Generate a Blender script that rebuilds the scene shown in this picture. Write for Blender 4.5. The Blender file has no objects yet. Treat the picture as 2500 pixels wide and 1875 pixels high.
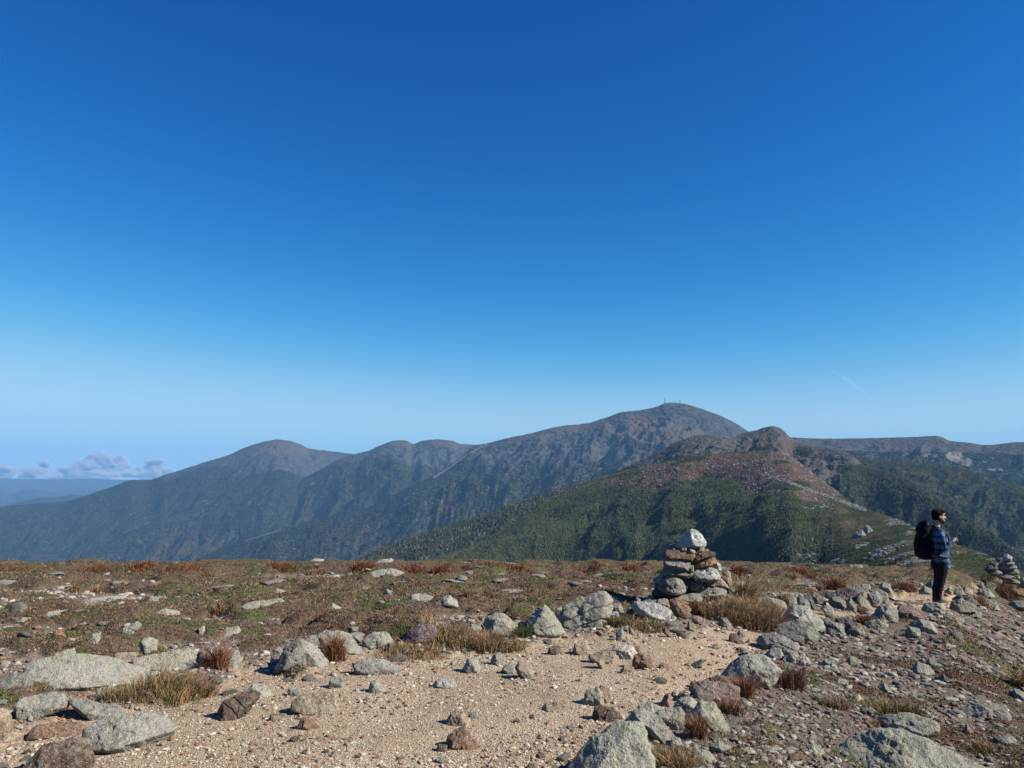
import bpy, math, random
import numpy as np
from mathutils import Vector

random.seed(7)
RS = np.random.RandomState(11)
SC = bpy.context.scene
COL = SC.collection

# ------------------------------------------------------------------ camera
F = 1888.0
EYE = 1135.0
CAMZ = 1.6
ALBEDO = .72
PITCH = math.atan((EYE - 937.5) / F)
CP, SP = math.cos(PITCH), math.sin(PITCH)
cam_data = bpy.data.cameras.new('camera')
cam = bpy.data.objects.new('camera', cam_data)
COL.objects.link(cam)
SC.camera = cam
cam.location = (0, 0, CAMZ)
cam.rotation_euler = (math.pi / 2 + PITCH, 0, 0)
cam_data.sensor_width = 36
cam_data.lens = 36 * F / 2500
cam_data.clip_start = 0.05
cam_data.clip_end = 200000


def ray(px, py):
    u = (px - 1250.0) / F
    v = (937.5 - py) / F
    d = np.array([u, CP - v * SP, SP + v * CP])
    return d


def crest_pt(px, py, D):
    d = ray(px, py)
    h = math.hypot(d[0], d[1])
    return np.array([d[0] / h * D, d[1] / h * D, CAMZ + d[2] / h * D])


# ------------------------------------------------------------------ noise
_P = RS.permutation(4096)


def _h(ix, iy, iz):
    return _P[(_P[(_P[ix & 4095] + iy) & 4095] + iz) & 4095] / 4095.0


def vnoise(x, y, z=0.0):
    x, y = np.asarray(x, float), np.asarray(y, float)
    z = np.zeros_like(x) + z
    ix, iy, iz = np.floor(x).astype(np.int64), np.floor(y).astype(np.int64), np.floor(z).astype(np.int64)
    fx, fy, fz = x - ix, y - iy, z - iz
    fx, fy, fz = [f * f * f * (f * (f * 6 - 15) + 10) for f in (fx, fy, fz)]
    r = 0
    for dx in (0, 1):
        wx = fx if dx else 1 - fx
        for dy in (0, 1):
            wy = fy if dy else 1 - fy
            for dz in (0, 1):
                wz = fz if dz else 1 - fz
                r = r + wx * wy * wz * _h(ix + dx, iy + dy, iz + dz)
    return r * 2 - 1


def vnoise2(x, y, seed=0):
    x, y = np.asarray(x, float) + seed * 17.3, np.asarray(y, float) + seed * 9.1
    ix, iy = np.floor(x).astype(np.int64), np.floor(y).astype(np.int64)
    fx, fy = x - ix, y - iy
    fx, fy = [f * f * f * (f * (f * 6 - 15) + 10) for f in (fx, fy)]
    def h(a, b): return _P[(_P[a & 4095] + b) & 4095] / 4095.0
    a = h(ix, iy) * (1 - fx) + h(ix + 1, iy) * fx
    b = h(ix, iy + 1) * (1 - fx) + h(ix + 1, iy + 1) * fx
    return (a * (1 - fy) + b * fy) * 2 - 1


def fbm2(x, y, oct=4, seed=0, gain=.5):
    r, a, f, t = 0, 1.0, 1.0, 0
    for o in range(oct):
        # turn every octave so the lattice does not show
        c, s = math.cos(o * 1.1 + .4), math.sin(o * 1.1 + .4)
        r = r + a * vnoise2((x * c - y * s) * f, (x * s + y * c) * f, seed + o * 3)
        t += a
        a *= gain
        f *= 2.03
    return r / t


def fbm3(p, oct=4, gain=.5):
    r, a, f, t = 0, 1.0, 1.0, 0
    for o in range(oct):
        r = r + a * vnoise(p[:, 0] * f + o * 5.2, p[:, 1] * f + o * 1.3, p[:, 2] * f - o * 3.1)
        t += a
        a *= gain
        f *= 2.03
    return r / t


def sstep(a, b, x):
    t = np.clip((x - a) / (b - a), 0, 1)
    return t * t * (3 - 2 * t)


# ------------------------------------------------------------------ mesh tools
def mesh_obj(name, V, Fa, mat=None, parent=None, smooth=True, loc=None, cols=None, attrs=None, color=None):
    V = np.asarray(V, np.float32)
    me = bpy.data.meshes.new(name)
    Fa = np.asarray(Fa)
    nf, k = Fa.shape
    me.vertices.add(len(V))
    me.vertices.foreach_set('co', V.ravel())
    me.loops.add(nf * k)
    me.loops.foreach_set('vertex_index', Fa.ravel().astype(np.int32))
    me.polygons.add(nf)
    me.polygons.foreach_set('loop_start', np.arange(0, nf * k, k, dtype=np.int32))
    me.polygons.foreach_set('use_smooth', np.full(nf, smooth))
    if cols is not None:
        at = me.attributes.new('col', 'FLOAT_COLOR', 'POINT')
        c = np.ones((len(V), 4), np.float32)
        c[:, :3] = cols
        at.data.foreach_set('color', c.ravel())
    for n, a in (attrs or {}).items():
        at = me.attributes.new(n, 'FLOAT', 'POINT')
        at.data.foreach_set('value', np.asarray(a, np.float32).ravel())
    me.update(calc_edges=True)
    me.validate()
    o = bpy.data.objects.new(name, me)
    COL.objects.link(o)
    if mat:
        me.materials.append(mat)
    if parent:
        o.parent = parent
    if loc is not None:
        o.location = loc
    if color is not None:
        o.color = (*color, 1)
    return o


def tag(o, label=None, cat=None, group=None, kind=None):
    if label: o['label'] = label
    if cat: o['category'] = cat
    if group: o['group'] = group
    if kind: o['kind'] = kind
    return o


def empty(name, loc, rz=0.0):
    o = bpy.data.objects.new(name, None)
    o.empty_display_size = .2
    COL.objects.link(o)
    o.location = loc
    o.rotation_euler = (0, 0, rz)
    return o


def grid_faces(nr, nc):
    i = np.arange(nr - 1)[:, None] * nc + np.arange(nc - 1)[None, :]
    i = i.ravel()
    return np.stack([i, i + 1, i + nc + 1, i + nc], 1)


_ico = {}


def ico(level):
    if level in _ico:
        return _ico[level]
    if level == 0:
        t = (1 + 5 ** .5) / 2
        v = [(-1, t, 0), (1, t, 0), (-1, -t, 0), (1, -t, 0), (0, -1, t), (0, 1, t), (0, -1, -t), (0, 1, -t), (t, 0, -1), (t, 0, 1), (-t, 0, -1), (-t, 0, 1)]
        f = [(0, 11, 5), (0, 5, 1), (0, 1, 7), (0, 7, 10), (0, 10, 11), (1, 5, 9), (5, 11, 4), (11, 10, 2), (10, 7, 6), (7, 1, 8), (3, 9, 4), (3, 4, 2), (3, 2, 6), (3, 6, 8), (3, 8, 9), (4, 9, 5), (2, 4, 11), (6, 2, 10), (8, 6, 7), (9, 8, 1)]
        v = np.array(v, float)
        v /= np.linalg.norm(v, axis=1)[:, None]
        _ico[0] = (v, np.array(f))
        return _ico[0]
    v, f = ico(level - 1)
    e = np.sort(np.concatenate([f[:, [0, 1]], f[:, [1, 2]], f[:, [2, 0]]]), axis=1)
    u, inv = np.unique(e[:, 0] * 1000003 + e[:, 1], return_inverse=True)
    a, b = u // 1000003, u % 1000003
    m = v[a] + v[b]
    m /= np.linalg.norm(m, axis=1)[:, None]
    n = len(v)
    k = len(f)
    m0, m1, m2 = inv[:k] + n, inv[k:2 * k] + n, inv[2 * k:] + n
    nf = np.concatenate([np.stack([f[:, 0], m0, m2], 1), np.stack([f[:, 1], m1, m0], 1), np.stack([f[:, 2], m2, m1], 1), np.stack([m0, m1, m2], 1)])
    _ico[level] = (np.concatenate([v, m]), nf)
    return _ico[level]


# ------------------------------------------------------------------ node tools
def new_mat(name):
    m = bpy.data.materials.new(name)
    m.use_nodes = True
    nt = m.node_tree
    for n in list(nt.nodes):
        nt.nodes.remove(n)
    out = nt.nodes.new('ShaderNodeOutputMaterial')
    return m, nt, out


class N:
    def __init__(s, nt):
        s.nt = nt

    def node(s, t, **kw):
        n = s.nt.nodes.new(t)
        for k, v in kw.items():
            setattr(n, k, v)
        return n

    def set(s, sock, v):
        if hasattr(v, 'is_linked') or isinstance(v, bpy.types.NodeSocket):
            s.nt.links.new(v, sock)
        else:
            if isinstance(v, (tuple, list)) and len(v) == 3 and sock.type == 'RGBA':
                v = (*v, 1)
            sock.default_value = v

    def noise(s, vec, scale, detail=4, rough=.55, dist=0.0):
        n = s.node('ShaderNodeTexNoise')
        s.set(n.inputs['Vector'], vec)
        n.inputs['Scale'].default_value = scale
        n.inputs['Detail'].default_value = detail
        n.inputs['Roughness'].default_value = rough
        n.inputs['Distortion'].default_value = dist
        return n.outputs[0]

    def voro(s, vec, scale, feature='F1', out=0, rnd=1.0):
        n = s.node('ShaderNodeTexVoronoi', feature=feature)
        s.set(n.inputs['Vector'], vec)
        n.inputs['Scale'].default_value = scale
        n.inputs['Randomness'].default_value = rnd
        return n.outputs[out]

    def ramp(s, fac, a, b, lo=0.0, hi=1.0):
        n = s.node('ShaderNodeMapRange')
        n.interpolation_type = 'SMOOTHSTEP'
        s.set(n.inputs[0], fac)
        n.inputs[1].default_value = a
        n.inputs[2].default_value = b
        n.inputs[3].default_value = lo
        n.inputs[4].default_value = hi
        return n.outputs[0]

    def mix(s, fac, a, b, mode='MIX'):
        n = s.node('ShaderNodeMix', data_type='RGBA', blend_type=mode)
        s.set(n.inputs[0], fac)
        s.set(n.inputs[6], a)
        s.set(n.inputs[7], b)
        return n.outputs[2]

    def math(s, op, a, b=0.0):
        n = s.node('ShaderNodeMath', operation=op)
        s.set(n.inputs[0], a)
        s.set(n.inputs[1], b)
        return n.outputs[0]

    def attr(s, name, out='Fac'):
        n = s.node('ShaderNodeAttribute', attribute_name=name)
        return n.outputs[out]

    def bump(s, h, strength, dist, normal=None):
        n = s.node('ShaderNodeBump')
        n.inputs['Strength'].default_value = strength
        n.inputs['Distance'].default_value = dist
        s.set(n.inputs['Height'], h)
        if normal is not None:
            s.set(n.inputs['Normal'], normal)
        return n.outputs[0]

    def bsdf(s, out, color, rough=.9, normal=None, spec=.25, **kw):
        n = s.node('ShaderNodeBsdfPrincipled')
        sv = s.node('ShaderNodeVectorMath', operation='SCALE')      # overall reflectance for this exposure
        if isinstance(color, (tuple, list)):
            sv.inputs[0].default_value = color[:3]
        else:
            s.nt.links.new(color, sv.inputs[0])
        sv.inputs['Scale'].default_value = ALBEDO
        s.nt.links.new(sv.outputs[0], n.inputs['Base Color'])
        s.set(n.inputs['Roughness'], rough)
        n.inputs['Specular IOR Level'].default_value = spec
        if normal is not None:
            s.set(n.inputs['Normal'], normal)
        for k, v in kw.items():
            s.set(n.inputs[k], v)
        s.nt.links.new(n.outputs[0], out.inputs[0])
        return n


def simple_mat(name, color, rough=.8, spec=.25, vary=.25, scale=8.0, bump=0.0):
    m, nt, out = new_mat(name)
    g = N(nt)
    tc = g.node('ShaderNodeTexCoord').outputs['Object']
    nz = g.noise(tc, scale, 5, .6)
    c = g.mix(g.ramp(nz, .3, .7), tuple(x * (1 - vary) for x in color), tuple(min(1, x * (1 + vary)) for x in color))
    nr = g.bump(g.noise(tc, scale * 4, 4, .6), bump, .01) if bump else None
    g.bsdf(out, c, rough, nr, spec)
    return m


# ------------------------------------------------------------------ world, sun
SUN_EL, SUN_AZ = math.radians(36), math.radians(106)   # azimuth clockwise from +Y (view direction)
world = bpy.data.worlds.new('World')
SC.world = world
world.use_nodes = True
wn = world.node_tree
for n in list(wn.nodes):
    wn.nodes.remove(n)
g = N(wn)
wo = g.node('ShaderNodeOutputWorld')
bg = g.node('ShaderNodeBackground')
SKY_GRADE = [(.0458, 3.4, 3.3), (.383, 1.53, 5.1), (.98, 1.0, 6.4)]
sky = g.node('ShaderNodeTexSky', sky_type='NISHITA')
sky.sun_disc = False
sky.sun_elevation = SUN_EL
sky.sun_rotation = SUN_AZ
sky.altitude = SKY_ALT = 1400
sky.air_density = 1.0
sky.dust_density = 0.15
sky.ozone_density = 3.5
tc = g.node('ShaderNodeTexCoord').outputs['Generated']
sep = g.node('ShaderNodeSeparateXYZ')
wn.links.new(tc, sep.inputs[0])
zc = g.math('MAXIMUM', sep.outputs[2], 0.012)
cmb = g.node('ShaderNodeCombineXYZ')
wn.links.new(sep.outputs[0], cmb.inputs[0])
wn.links.new(sep.outputs[1], cmb.inputs[1])
wn.links.new(zc, cmb.inputs[2])
wn.links.new(cmb.outputs[0], sky.inputs[0])
# contrast of each channel, as the phone renders a deep autumn sky
sc_ = g.node('ShaderNodeSeparateColor')
wn.links.new(sky.outputs[0], sc_.inputs[0])
cc_ = g.node('ShaderNodeCombineColor')
def smin(sock, mx):
    n = g.node('ShaderNodeMath', operation='SMOOTH_MIN')
    wn.links.new(sock, n.inputs[0])
    n.inputs[1].default_value = mx
    n.inputs[2].default_value = mx * .5
    return n.outputs[0]
for i, (a, p, mx) in enumerate(SKY_GRADE):
    wn.links.new(g.math('MULTIPLY', g.math('POWER', smin(sc_.outputs[i], mx), p), a), cc_.inputs[i])
wn.links.new(cc_.outputs[0], bg.inputs[0])
bg.inputs[1].default_value = 0.0707
wn.links.new(bg.outputs[0], wo.inputs[0])

sl = bpy.data.lights.new('sun', 'SUN')
sl.energy = 5.0
sl.angle = math.radians(.53)
sl.color = (1, .945, .86)
so = bpy.data.objects.new('sun', sl)
COL.objects.link(so)
sd = Vector((math.sin(SUN_AZ) * math.cos(SUN_EL), math.cos(SUN_AZ) * math.cos(SUN_EL), math.sin(SUN_EL)))
so.rotation_euler = (-sd).to_track_quat('-Z', 'Y').to_euler()
so.location = sd * 60

SC.view_settings.view_transform = 'Standard'
SC.view_settings.look = 'None'
SC.view_settings.exposure = 1.0
SC.view_settings.gamma = 1
SC.render.engine = 'CYCLES'
SC.cycles.use_denoising = True
SC.cycles.max_bounces = 4
SC.cycles.volume_bounces = 0
SC.cycles.diffuse_bounces = 2
SC.cycles.glossy_bounces = 1
SC.cycles.transmission_bounces = 2
SC.cycles.caustics_reflective = False
SC.cycles.caustics_refractive = False


# ------------------------------------------------------------------ near ground: the summit dome
def base_h(x, y):
    x, y = np.asarray(x, float), np.asarray(y, float)
    yy = np.maximum(y, 0)
    tau = x / np.maximum(yy, 1.5)
    w = sstep(.16, .56, tau)
    side = (.07 + .5 * np.maximum(tau - .55, 0) * sstep(4, 12, yy)) * yy + .012 * np.maximum(yy - 24, 0) ** 2
    return -(1 - w) * .00252 * yy * yy - w * side - .0004 * np.minimum(x + 8, 0) ** 2


def hit(px, py, hf=base_h):
    d = ray(px, py)
    if py < 1390: py = 1390; d = ray(px, py)
    t = 1.0
    while t < 80:
        z = CAMZ + d[2] * t
        if z < float(hf(d[0] * t, d[1] * t)):
            break
        t += .02 if t < 20 else .05
    return np.array([d[0] * t, d[1] * t, CAMZ + d[2] * t])


PATH_PX = [(-250, 1960), (-120, 1860), (0, 1800), (100, 1745), (200, 1712), (300, 1702), (420, 1704), (500, 1676), (560, 1622), (640, 1618), (720, 1640), (800, 1602), (900, 1580), (1000, 1598), (1100, 1596), (1200, 1582), (1290, 1566),
           (1350, 1545), (1450, 1548), (1540, 1532), (1640, 1536), (1740, 1528), (1830, 1515), (1900, 1498), (1960, 1488), (2040, 1494), (2110, 1488), (2170, 1466), (2190, 1446), (2240, 1436), (2300, 1440), (2360, 1444), (2400, 1438), (2410, 1452), (2360, 1474), (2330, 1500),
           (2250, 1484), (2170, 1500), (2090, 1508), (2010, 1510), (1940, 1518), (1890, 1545), (1860, 1580), (1820, 1612), (1760, 1650), (1690, 1690), (1620, 1735), (1550, 1775), (1480, 1815), (1420, 1850), (1340, 1910), (1250, 1990)]
PATH_W = np.array([hit(*p)[:2] for p in PATH_PX])
PATH_W = np.concatenate([PATH_W, [[.3, 1.5], [.3, -8], [-7, -8], [-6.5, 2]]])
RUB_PX = [(1340, 1910), (1420, 1850), (1480, 1815), (1550, 1775), (1620, 1735), (1690, 1690), (1760, 1650), (1820, 1612), (1860, 1580), (1890, 1545), (1940, 1518), (2010, 1510), (2090, 1508), (2170, 1500), (2250, 1484), (2330, 1500), (2420, 1478), (2520, 1440)]
RUB_W = np.array([hit(*p)[:2] for p in RUB_PX])
RUB_W = np.concatenate([RUB_W, [[26, 24], [26, -8], [.3, -8], [.3, 1.5]]])


def sdf_poly(x, y, P):
    x, y = np.asarray(x, float), np.asarray(y, float)
    d2 = np.full(x.shape, 1e9)
    ins = np.zeros(x.shape, bool)
    n = len(P)
    for i in range(n):
        ax, ay = P[i]
        bx, by = P[(i + 1) % n]
        ex, ey = bx - ax, by - ay
        t = np.clip(((x - ax) * ex + (y - ay) * ey) / (ex * ex + ey * ey + 1e-12), 0, 1)
        d2 = np.minimum(d2, (x - ax - t * ex) ** 2 + (y - ay - t * ey) ** 2)
        c = ((ay > y) != (by > y))
        if abs(ey) > 1e-9:
            ins ^= c & (x < ex * (y - ay) / ey + ax)
    d = np.sqrt(d2)
    return np.where(ins, d, -d)


def zones(x, y):
    """path, rubble, vegetation weights and the hump height"""
    wob = .26 * fbm2(x * 1.9, y * 1.9, 4, 3) + .13 * fbm2(x * 7, y * 7, 3, 8)
    sp = sdf_poly(x, y, PATH_W)
    path = sstep(-.08, .1, sp + wob)
    rub = sstep(-.25, .25, sdf_poly(x, y, RUB_W) + wob) * (1 - path)
    # vegetation mats: everywhere on the plateau except stony pans, fewer near the path
    # stretched a little sideways like wind-made terraces
    n = fbm2(x * .75 + 3, y * 1.05, 4, 21, .55)
    near = sstep(-3.2, -.1, sp)          # 1 close to the path
    thr = -.16 + .30 * near + .20 * rub
    veg = sstep(thr - .04, thr + .07, n) * (1 - path)
    far = sstep(17, 24, y)
    veg = np.clip(veg + far * (1 - path) * .7, 0, 1) 
    mound = np.clip(fbm2(x * 1.15 + 31, y * 1.7 + 5, 3, 61) * 1.6 + .25, 0, 1) ** .6
    hump = np.clip((n - thr) * 2.6, 0, 1) ** .7 * (1 - path) * (.45 + .75 * mound)
    return path, rub, veg, hump, sp


def ground_h(x, y, z=None):
    x, y = np.asarray(x, float), np.asarray(y, float)
    path, rub, veg, hump, sp = z if z is not None else zones(x, y)
    h = base_h(x, y)
    near = 1 - sstep(60, 120, np.hypot(x, y))
    h = h + near * (.05 * fbm2(x * .35, y * .35, 3, 5) - .045 * path
                    + .16 * hump * (1 - .6 * rub)
                    + .018 * (1 - .6 * path) * fbm2(x * 2.2, y * 2.2, 4, 12)
                    + .010 * (1 - .8 * path) * fbm2(x * 11, y * 11, 3, 14)
                    + .006 * (1 - .5 * path) * fbm2(x * 30, y * 30, 2, 15) + .012 * (hump > 0) * fbm2(x * 7, y * 7, 3, 16))
    return h


def gh(x, y):
    return float(ground_h(np.array([x]), np.array([y]))[0])


def hitg(px, py):
    """first crossing of the photograph's sight line with the modelled ground"""
    d = ray(px, py)
    t = np.concatenate([np.arange(3.0, 14, .02), np.arange(14, 40, .05)])
    x, y, z = d[0] * t, d[1] * t, CAMZ + d[2] * t
    b = z < ground_h(x, y)
    k = int(np.argmax(b)) if b.any() else int(np.argmin(z - ground_h(x, y)))
    return np.array([x[k], y[k], z[k]])


rr = np.concatenate([np.linspace(.5, 3.2, 40), 3.2 * (34 / 3.2) ** (np.linspace(0, 1, 900)[1:]), 34 * (700 / 34) ** (np.linspace(0, 1, 110)[1:])])
aa = np.concatenate([np.linspace(-125, -40, 130)[:-1], np.linspace(-40, 40, 1150), np.linspace(40, 125, 130)[1:]]) * math.pi / 180
R_, A_ = np.meshgrid(rr, aa, indexing='ij')
gx, gy = (R_ * np.sin(A_)).ravel(), (R_ * np.cos(A_)).ravel()
zz = zones(gx, gy)
gz = ground_h(gx, gy, zz)
gf = grid_faces(len(rr), len(aa))[:, ::-1]
# tone maps for the plant mats
def tones(x, y):
    green = sstep(.05, .22, fbm2(x * 1.7 + 40, y * 3.0, 4, 31, .62))
    red = sstep(.22, .4, fbm2(x * 1.3, y * 2.0 + 70, 4, 37, .6))
    twig = sstep(.18, .36, fbm2(x * 1.0 + 9, y * 1.4 + 20, 4, 43, .6))
    return green, red, twig
tg, tr, tt = tones(gx, gy)

m_ground, nt, out = new_mat('summit_ground')
g = N(nt)
P = g.node('ShaderNodeNewGeometry').outputs['Position']
path, rub, veg = g.attr('path'), g.attr('rub'), g.attr('veg')
# granular sand
v1 = g.voro(P, 95, out=1)
v2 = g.voro(P, 210, out=1)
sx1 = g.node('ShaderNodeSeparateColor'); nt.links.new(v1, sx1.inputs[0])
sx2 = g.node('ShaderNodeSeparateColor'); nt.links.new(v2, sx2.inputs[0])
broad = g.noise(P, .9, 5, .6)
fine = g.noise(P, 14, 6, .65)
sand = g.mix(g.ramp(broad, .35, .68), (0.403, 0.288, 0.184), (0.504, 0.385, 0.259))
sand = g.mix(g.ramp(sx1.outputs[0], .55, 1.0, 0, .55), sand, (0.576, 0.475, 0.346))
sand = g.mix(g.ramp(sx1.outputs[1], .80, 1.0, 0, .75), sand, (0.194, 0.122, 0.072))
sand = g.mix(g.ramp(sx2.outputs[0], .7, 1.0, 0, .5), sand, (0.245, 0.166, 0.101))
sand = g.mix(g.ramp(g.noise(P, 2.3, 5, .62), .50, .66, 0, .75), sand, (0.319, 0.237, 0.160))
sand = g.mix(g.ramp(fine, .56, .75, 0, .55), sand, (0.259, 0.176, 0.108))
stony = g.mix(g.ramp(sx1.outputs[2], .3, .9), (0.144, 0.112, 0.090), (0.302, 0.259, 0.216))
stony = g.mix(g.ramp(fine, .45, .65), stony, (0.115, 0.079, 0.061))
stony = g.mix(g.ramp(g.noise(P, 1.6, 4, .6), .5, .66, 0, .8), stony, (0.302, 0.216, 0.144))
rubc = g.mix(g.ramp(sx1.outputs[1], .3, .95), (0.094, 0.068, 0.058), (0.216, 0.173, 0.151))
rubc = g.mix(g.ramp(fine, .45, .65), rubc, (0.115, 0.076, 0.054))
rubc = g.mix(g.ramp(g.noise(P, 1.1, 4, .6), .54, .66, 0, .8), rubc, (0.288, 0.209, 0.144))
soil = g.mix(g.ramp(g.noise(P, 30, 5, .6), .35, .65), (.065, .045, .03), (.165, .115, .075))
soil = g.mix(g.math('MULTIPLY', g.attr('grn'), .8), soil, g.mix(g.ramp(g.noise(P, 40, 4, .6), .35, .65), (.045, .05, .02), (.11, .115, .045)))
c = g.mix(rub, stony, rubc)
c = g.mix(veg, c, soil)
c = g.mix(path, c, sand)
hgt = g.math('ADD', g.math('MULTIPLY', g.voro(P, 95), -.9), g.math('ADD', g.math('MULTIPLY', fine, .5), g.math('MULTIPLY', g.noise(P, 60, 3, .6), .5)))
g.bsdf(out, c, .95, g.bump(hgt, .75, .012), .15)
ground = mesh_obj('ground', np.stack([gx, gy, gz], 1), gf, m_ground, attrs=dict(path=zz[0], rub=zz[1], veg=zz[2], grn=tg))
tag(ground, kind='structure')
# ------------------------------------------------------------------ mountains
def interp_crest(pts, step):
    """pts: (px, py, D, m). Monotone in px; returns dense arrays."""
    p = np.array(pts, float)
    xs = np.arange(p[0, 0], p[-1, 0] + step * .5, step)
    # smooth (Catmull-like) interpolation through the control points, limited to avoid overshoot
    def itp(col):
        x, y = p[:, 0], p[:, col]
        d = np.diff(y) / np.diff(x)
        m = np.zeros(len(x))
        m[1:-1] = np.where(d[:-1] * d[1:] > 0, 2 * d[:-1] * d[1:] / (d[:-1] + d[1:] + 1e-12), 0)
        m[0], m[-1] = d[0], d[-1]
        k = np.clip(np.searchsorted(x, xs) - 1, 0, len(x) - 2)
        h = x[k + 1] - x[k]
        t = (xs - x[k]) / h
        return (2 * t**3 - 3 * t**2 + 1) * y[k] + (t**3 - 2 * t**2 + t) * h * m[k] + (-2 * t**3 + 3 * t**2) * y[k + 1] + (t**3 - t**2) * h * m[k + 1]
    return xs, itp(1), itp(2), itp(3)


def ridge(name, pts, step, S, SB, ns, gul, gw, rough, seed, mat, alpfn, s0=60., crest_px=.6, floor=-1150):
    xs, ys, D, M = interp_crest(pts, step)
    jag = crest_px * (fbm2(xs / 14., xs * 0 + seed, 4, seed) * 2.2)
    dirs = np.stack([(xs - 1250) / F, CP - (937.5 - ys) / F * SP, SP + (937.5 - ys) / F * CP], 1)
    hh = np.hypot(dirs[:, 0], dirs[:, 1])
    ux, uy, ang = dirs[:, 0] / hh, dirs[:, 1] / hh, dirs[:, 2] / hh
    zc = CAMZ + ang * D
    jz = -jag / F * D          # roughness of the crest only; it dies out down the slope
    t = np.linspace(0, 1, ns)
    s = np.concatenate([-SB * np.array([1, .6, .33, .16, .07, .025]), S * t ** 1.35])      # behind the crest, then down the front
    Sg, _ = np.meshgrid(s, xs, indexing='ij')
    Sg = np.where(Sg > 0, Sg * np.minimum(1, (D[None] - 160) / S), Sg)
    r = D[None] - Sg
    X, Y = ux[None] * r, uy[None] * r
    f = np.maximum(Sg, 0)
    Z = zc[None] + jz[None] * np.exp(-f / (s0 * .5)) - M[None] * f * f / (f + s0) - .45 * np.maximum(-Sg, 0) ** 1.05
    al = np.cumsum(np.concatenate([[0], np.hypot(np.diff(ux * D), np.diff(uy * D))]))   # metres along the crest
    A = al[None] + 0 * Sg
    grow = sstep(0, S * .35, f)
    w = fbm2(A / (gw * 2.5), f / (gw * 3), 3, seed + 2)
    rid = 1 - np.abs(fbm2((A + f * .35 + w * gw * .8) / gw, f / (gw * 4.5), 4, seed + 4, .55)) * 2.2
    soft = np.clip(M / .28, .08, 1)[None]
    Z = Z + grow * gul * (rid - .5) * soft ** 1.5
    Z = Z + sstep(0, S * .15, f) * soft * rough * fbm2(X / (gw * .7), Y / (gw * .7), 5, seed + 6, .55) * 2
    Z = Z + sstep(0, S * .03, f) * soft * rough * .25 * fbm2(X / (gw * .12), Y / (gw * .12), 4, seed + 9, .6)
    Z = np.maximum(Z, floor)
    V = np.stack([X, Y, Z], -1).reshape(-1, 3)
    # photo coordinates of every vertex for zone maps
    vx, vy, vz = V[:, 0], V[:, 1], V[:, 2] - CAMZ
    dep = vy * CP + vz * SP
    upv = vz * CP - vy * SP
    px, py = 1250 + F * vx / dep, 937.5 - F * upv / dep
    at = alpfn(V, px, py, f.ravel(), rid.ravel())
    o = mesh_obj(name, V, grid_faces(len(s), len(xs)), mat, attrs=at)
    tag(o, kind='structure')
    return o, V, at, (len(s), len(xs)), s


def mountain_mat(name, sc, forest, forest2, rockc, rock2, heath, pale, autumn, bumpd):
    """sc = metres of the finest grain"""
    m, nt, out = new_mat(name)
    g = N(nt)
    P = g.node('ShaderNodeNewGeometry').outputs['Position']
    alp, hth, scr, aut = g.attr('alp'), g.attr('heath'), g.attr('scree'), g.attr('aut')
    n1 = g.noise(P, 1 / sc, 2, .6)
    n2 = g.noise(P, 1 / (sc * 3.5), 4, .65)
    n3 = g.noise(P, 1 / (sc * 14), 4, .6)
    fo = g.mix(g.ramp(n1, .42, .60), forest, forest2)
    fo = g.mix(g.ramp(n3, .45, .65, 0, .45), fo, forest)
    spk = g.ramp(g.math('ADD', n1, g.math('MULTIPLY', n2, .5)), .86, .98)
    fo = g.mix(g.math('MULTIPLY', spk, .7), fo, pale)
    am = g.math('MULTIPLY', aut, g.ramp(g.math('ADD', n1, n3), .95, 1.2))
    fo = g.mix(am, fo, autumn)
    ro = g.mix(g.ramp(n2, .35, .65), rockc, rock2)
    ro = g.mix(g.ramp(n1, .52, .74, 0, .5), ro, pale)
    hm = g.ramp(g.math('ADD', hth, g.math('MULTIPLY', n2, .9)), .75, 1.05)
    ro = g.mix(hm, ro, heath)
    am2 = g.ramp(g.math('ADD', alp, g.math('MULTIPLY', g.math('ADD', n2, n3), .5)), .85, 1.13)
    c = g.mix(am2, fo, ro)
    sm = g.ramp(g.math('ADD', scr, g.math('MULTIPLY', g.math('ADD', n1, n2), .5)), .95, 1.25)
    c = g.mix(sm, c, pale)
    lm = g.ramp(g.math('ADD', g.attr('light'), g.math('MULTIPLY', n2, .6)), .6, .95)
    c = g.mix(lm, c, g.mix(g.ramp(n3, .42, .6), g.mix(g.ramp(n1, .4, .6), (.035, .045, .02), (.075, .078, .035)), g.mix(g.ramp(n1, .4, .6), (.075, .06, .042), (.13, .10, .065))))
    h = g.math('ADD', g.math('MULTIPLY', n1, .5), n2)
    g.bsdf(out, c, 1.0, g.bump(h, 1.0, bumpd), .0)
    return m


m_far = mountain_mat('range_far', 13, (.007, .010, .008), (.034, .042, .022), (.078, .080, .078), (.033, .037, .040), (.095, .076, .058), (.18, .175, .16), (.095, .068, .03), 18)
m_mid = mountain_mat('range_mid', 5, (.012, .021, .011), (.028, .040, .020), (.10, .094, .088), (.04, .039, .038), (.085, .062, .046), (.23, .22, .20), (.10, .065, .03), 4.5)
m_hill = mountain_mat('range_near', 2.2, (.022, .034, .012), (.060, .080, .026), (.14, .12, .105), (.06, .052, .044), (.10, .064, .046), (.27, .25, .22), (.10, .09, .03), 1.6)


def fb(V, sc, seed, oct=4):
    return fbm2(V[:, 0] / sc, V[:, 1] / sc, oct, seed)


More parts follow.
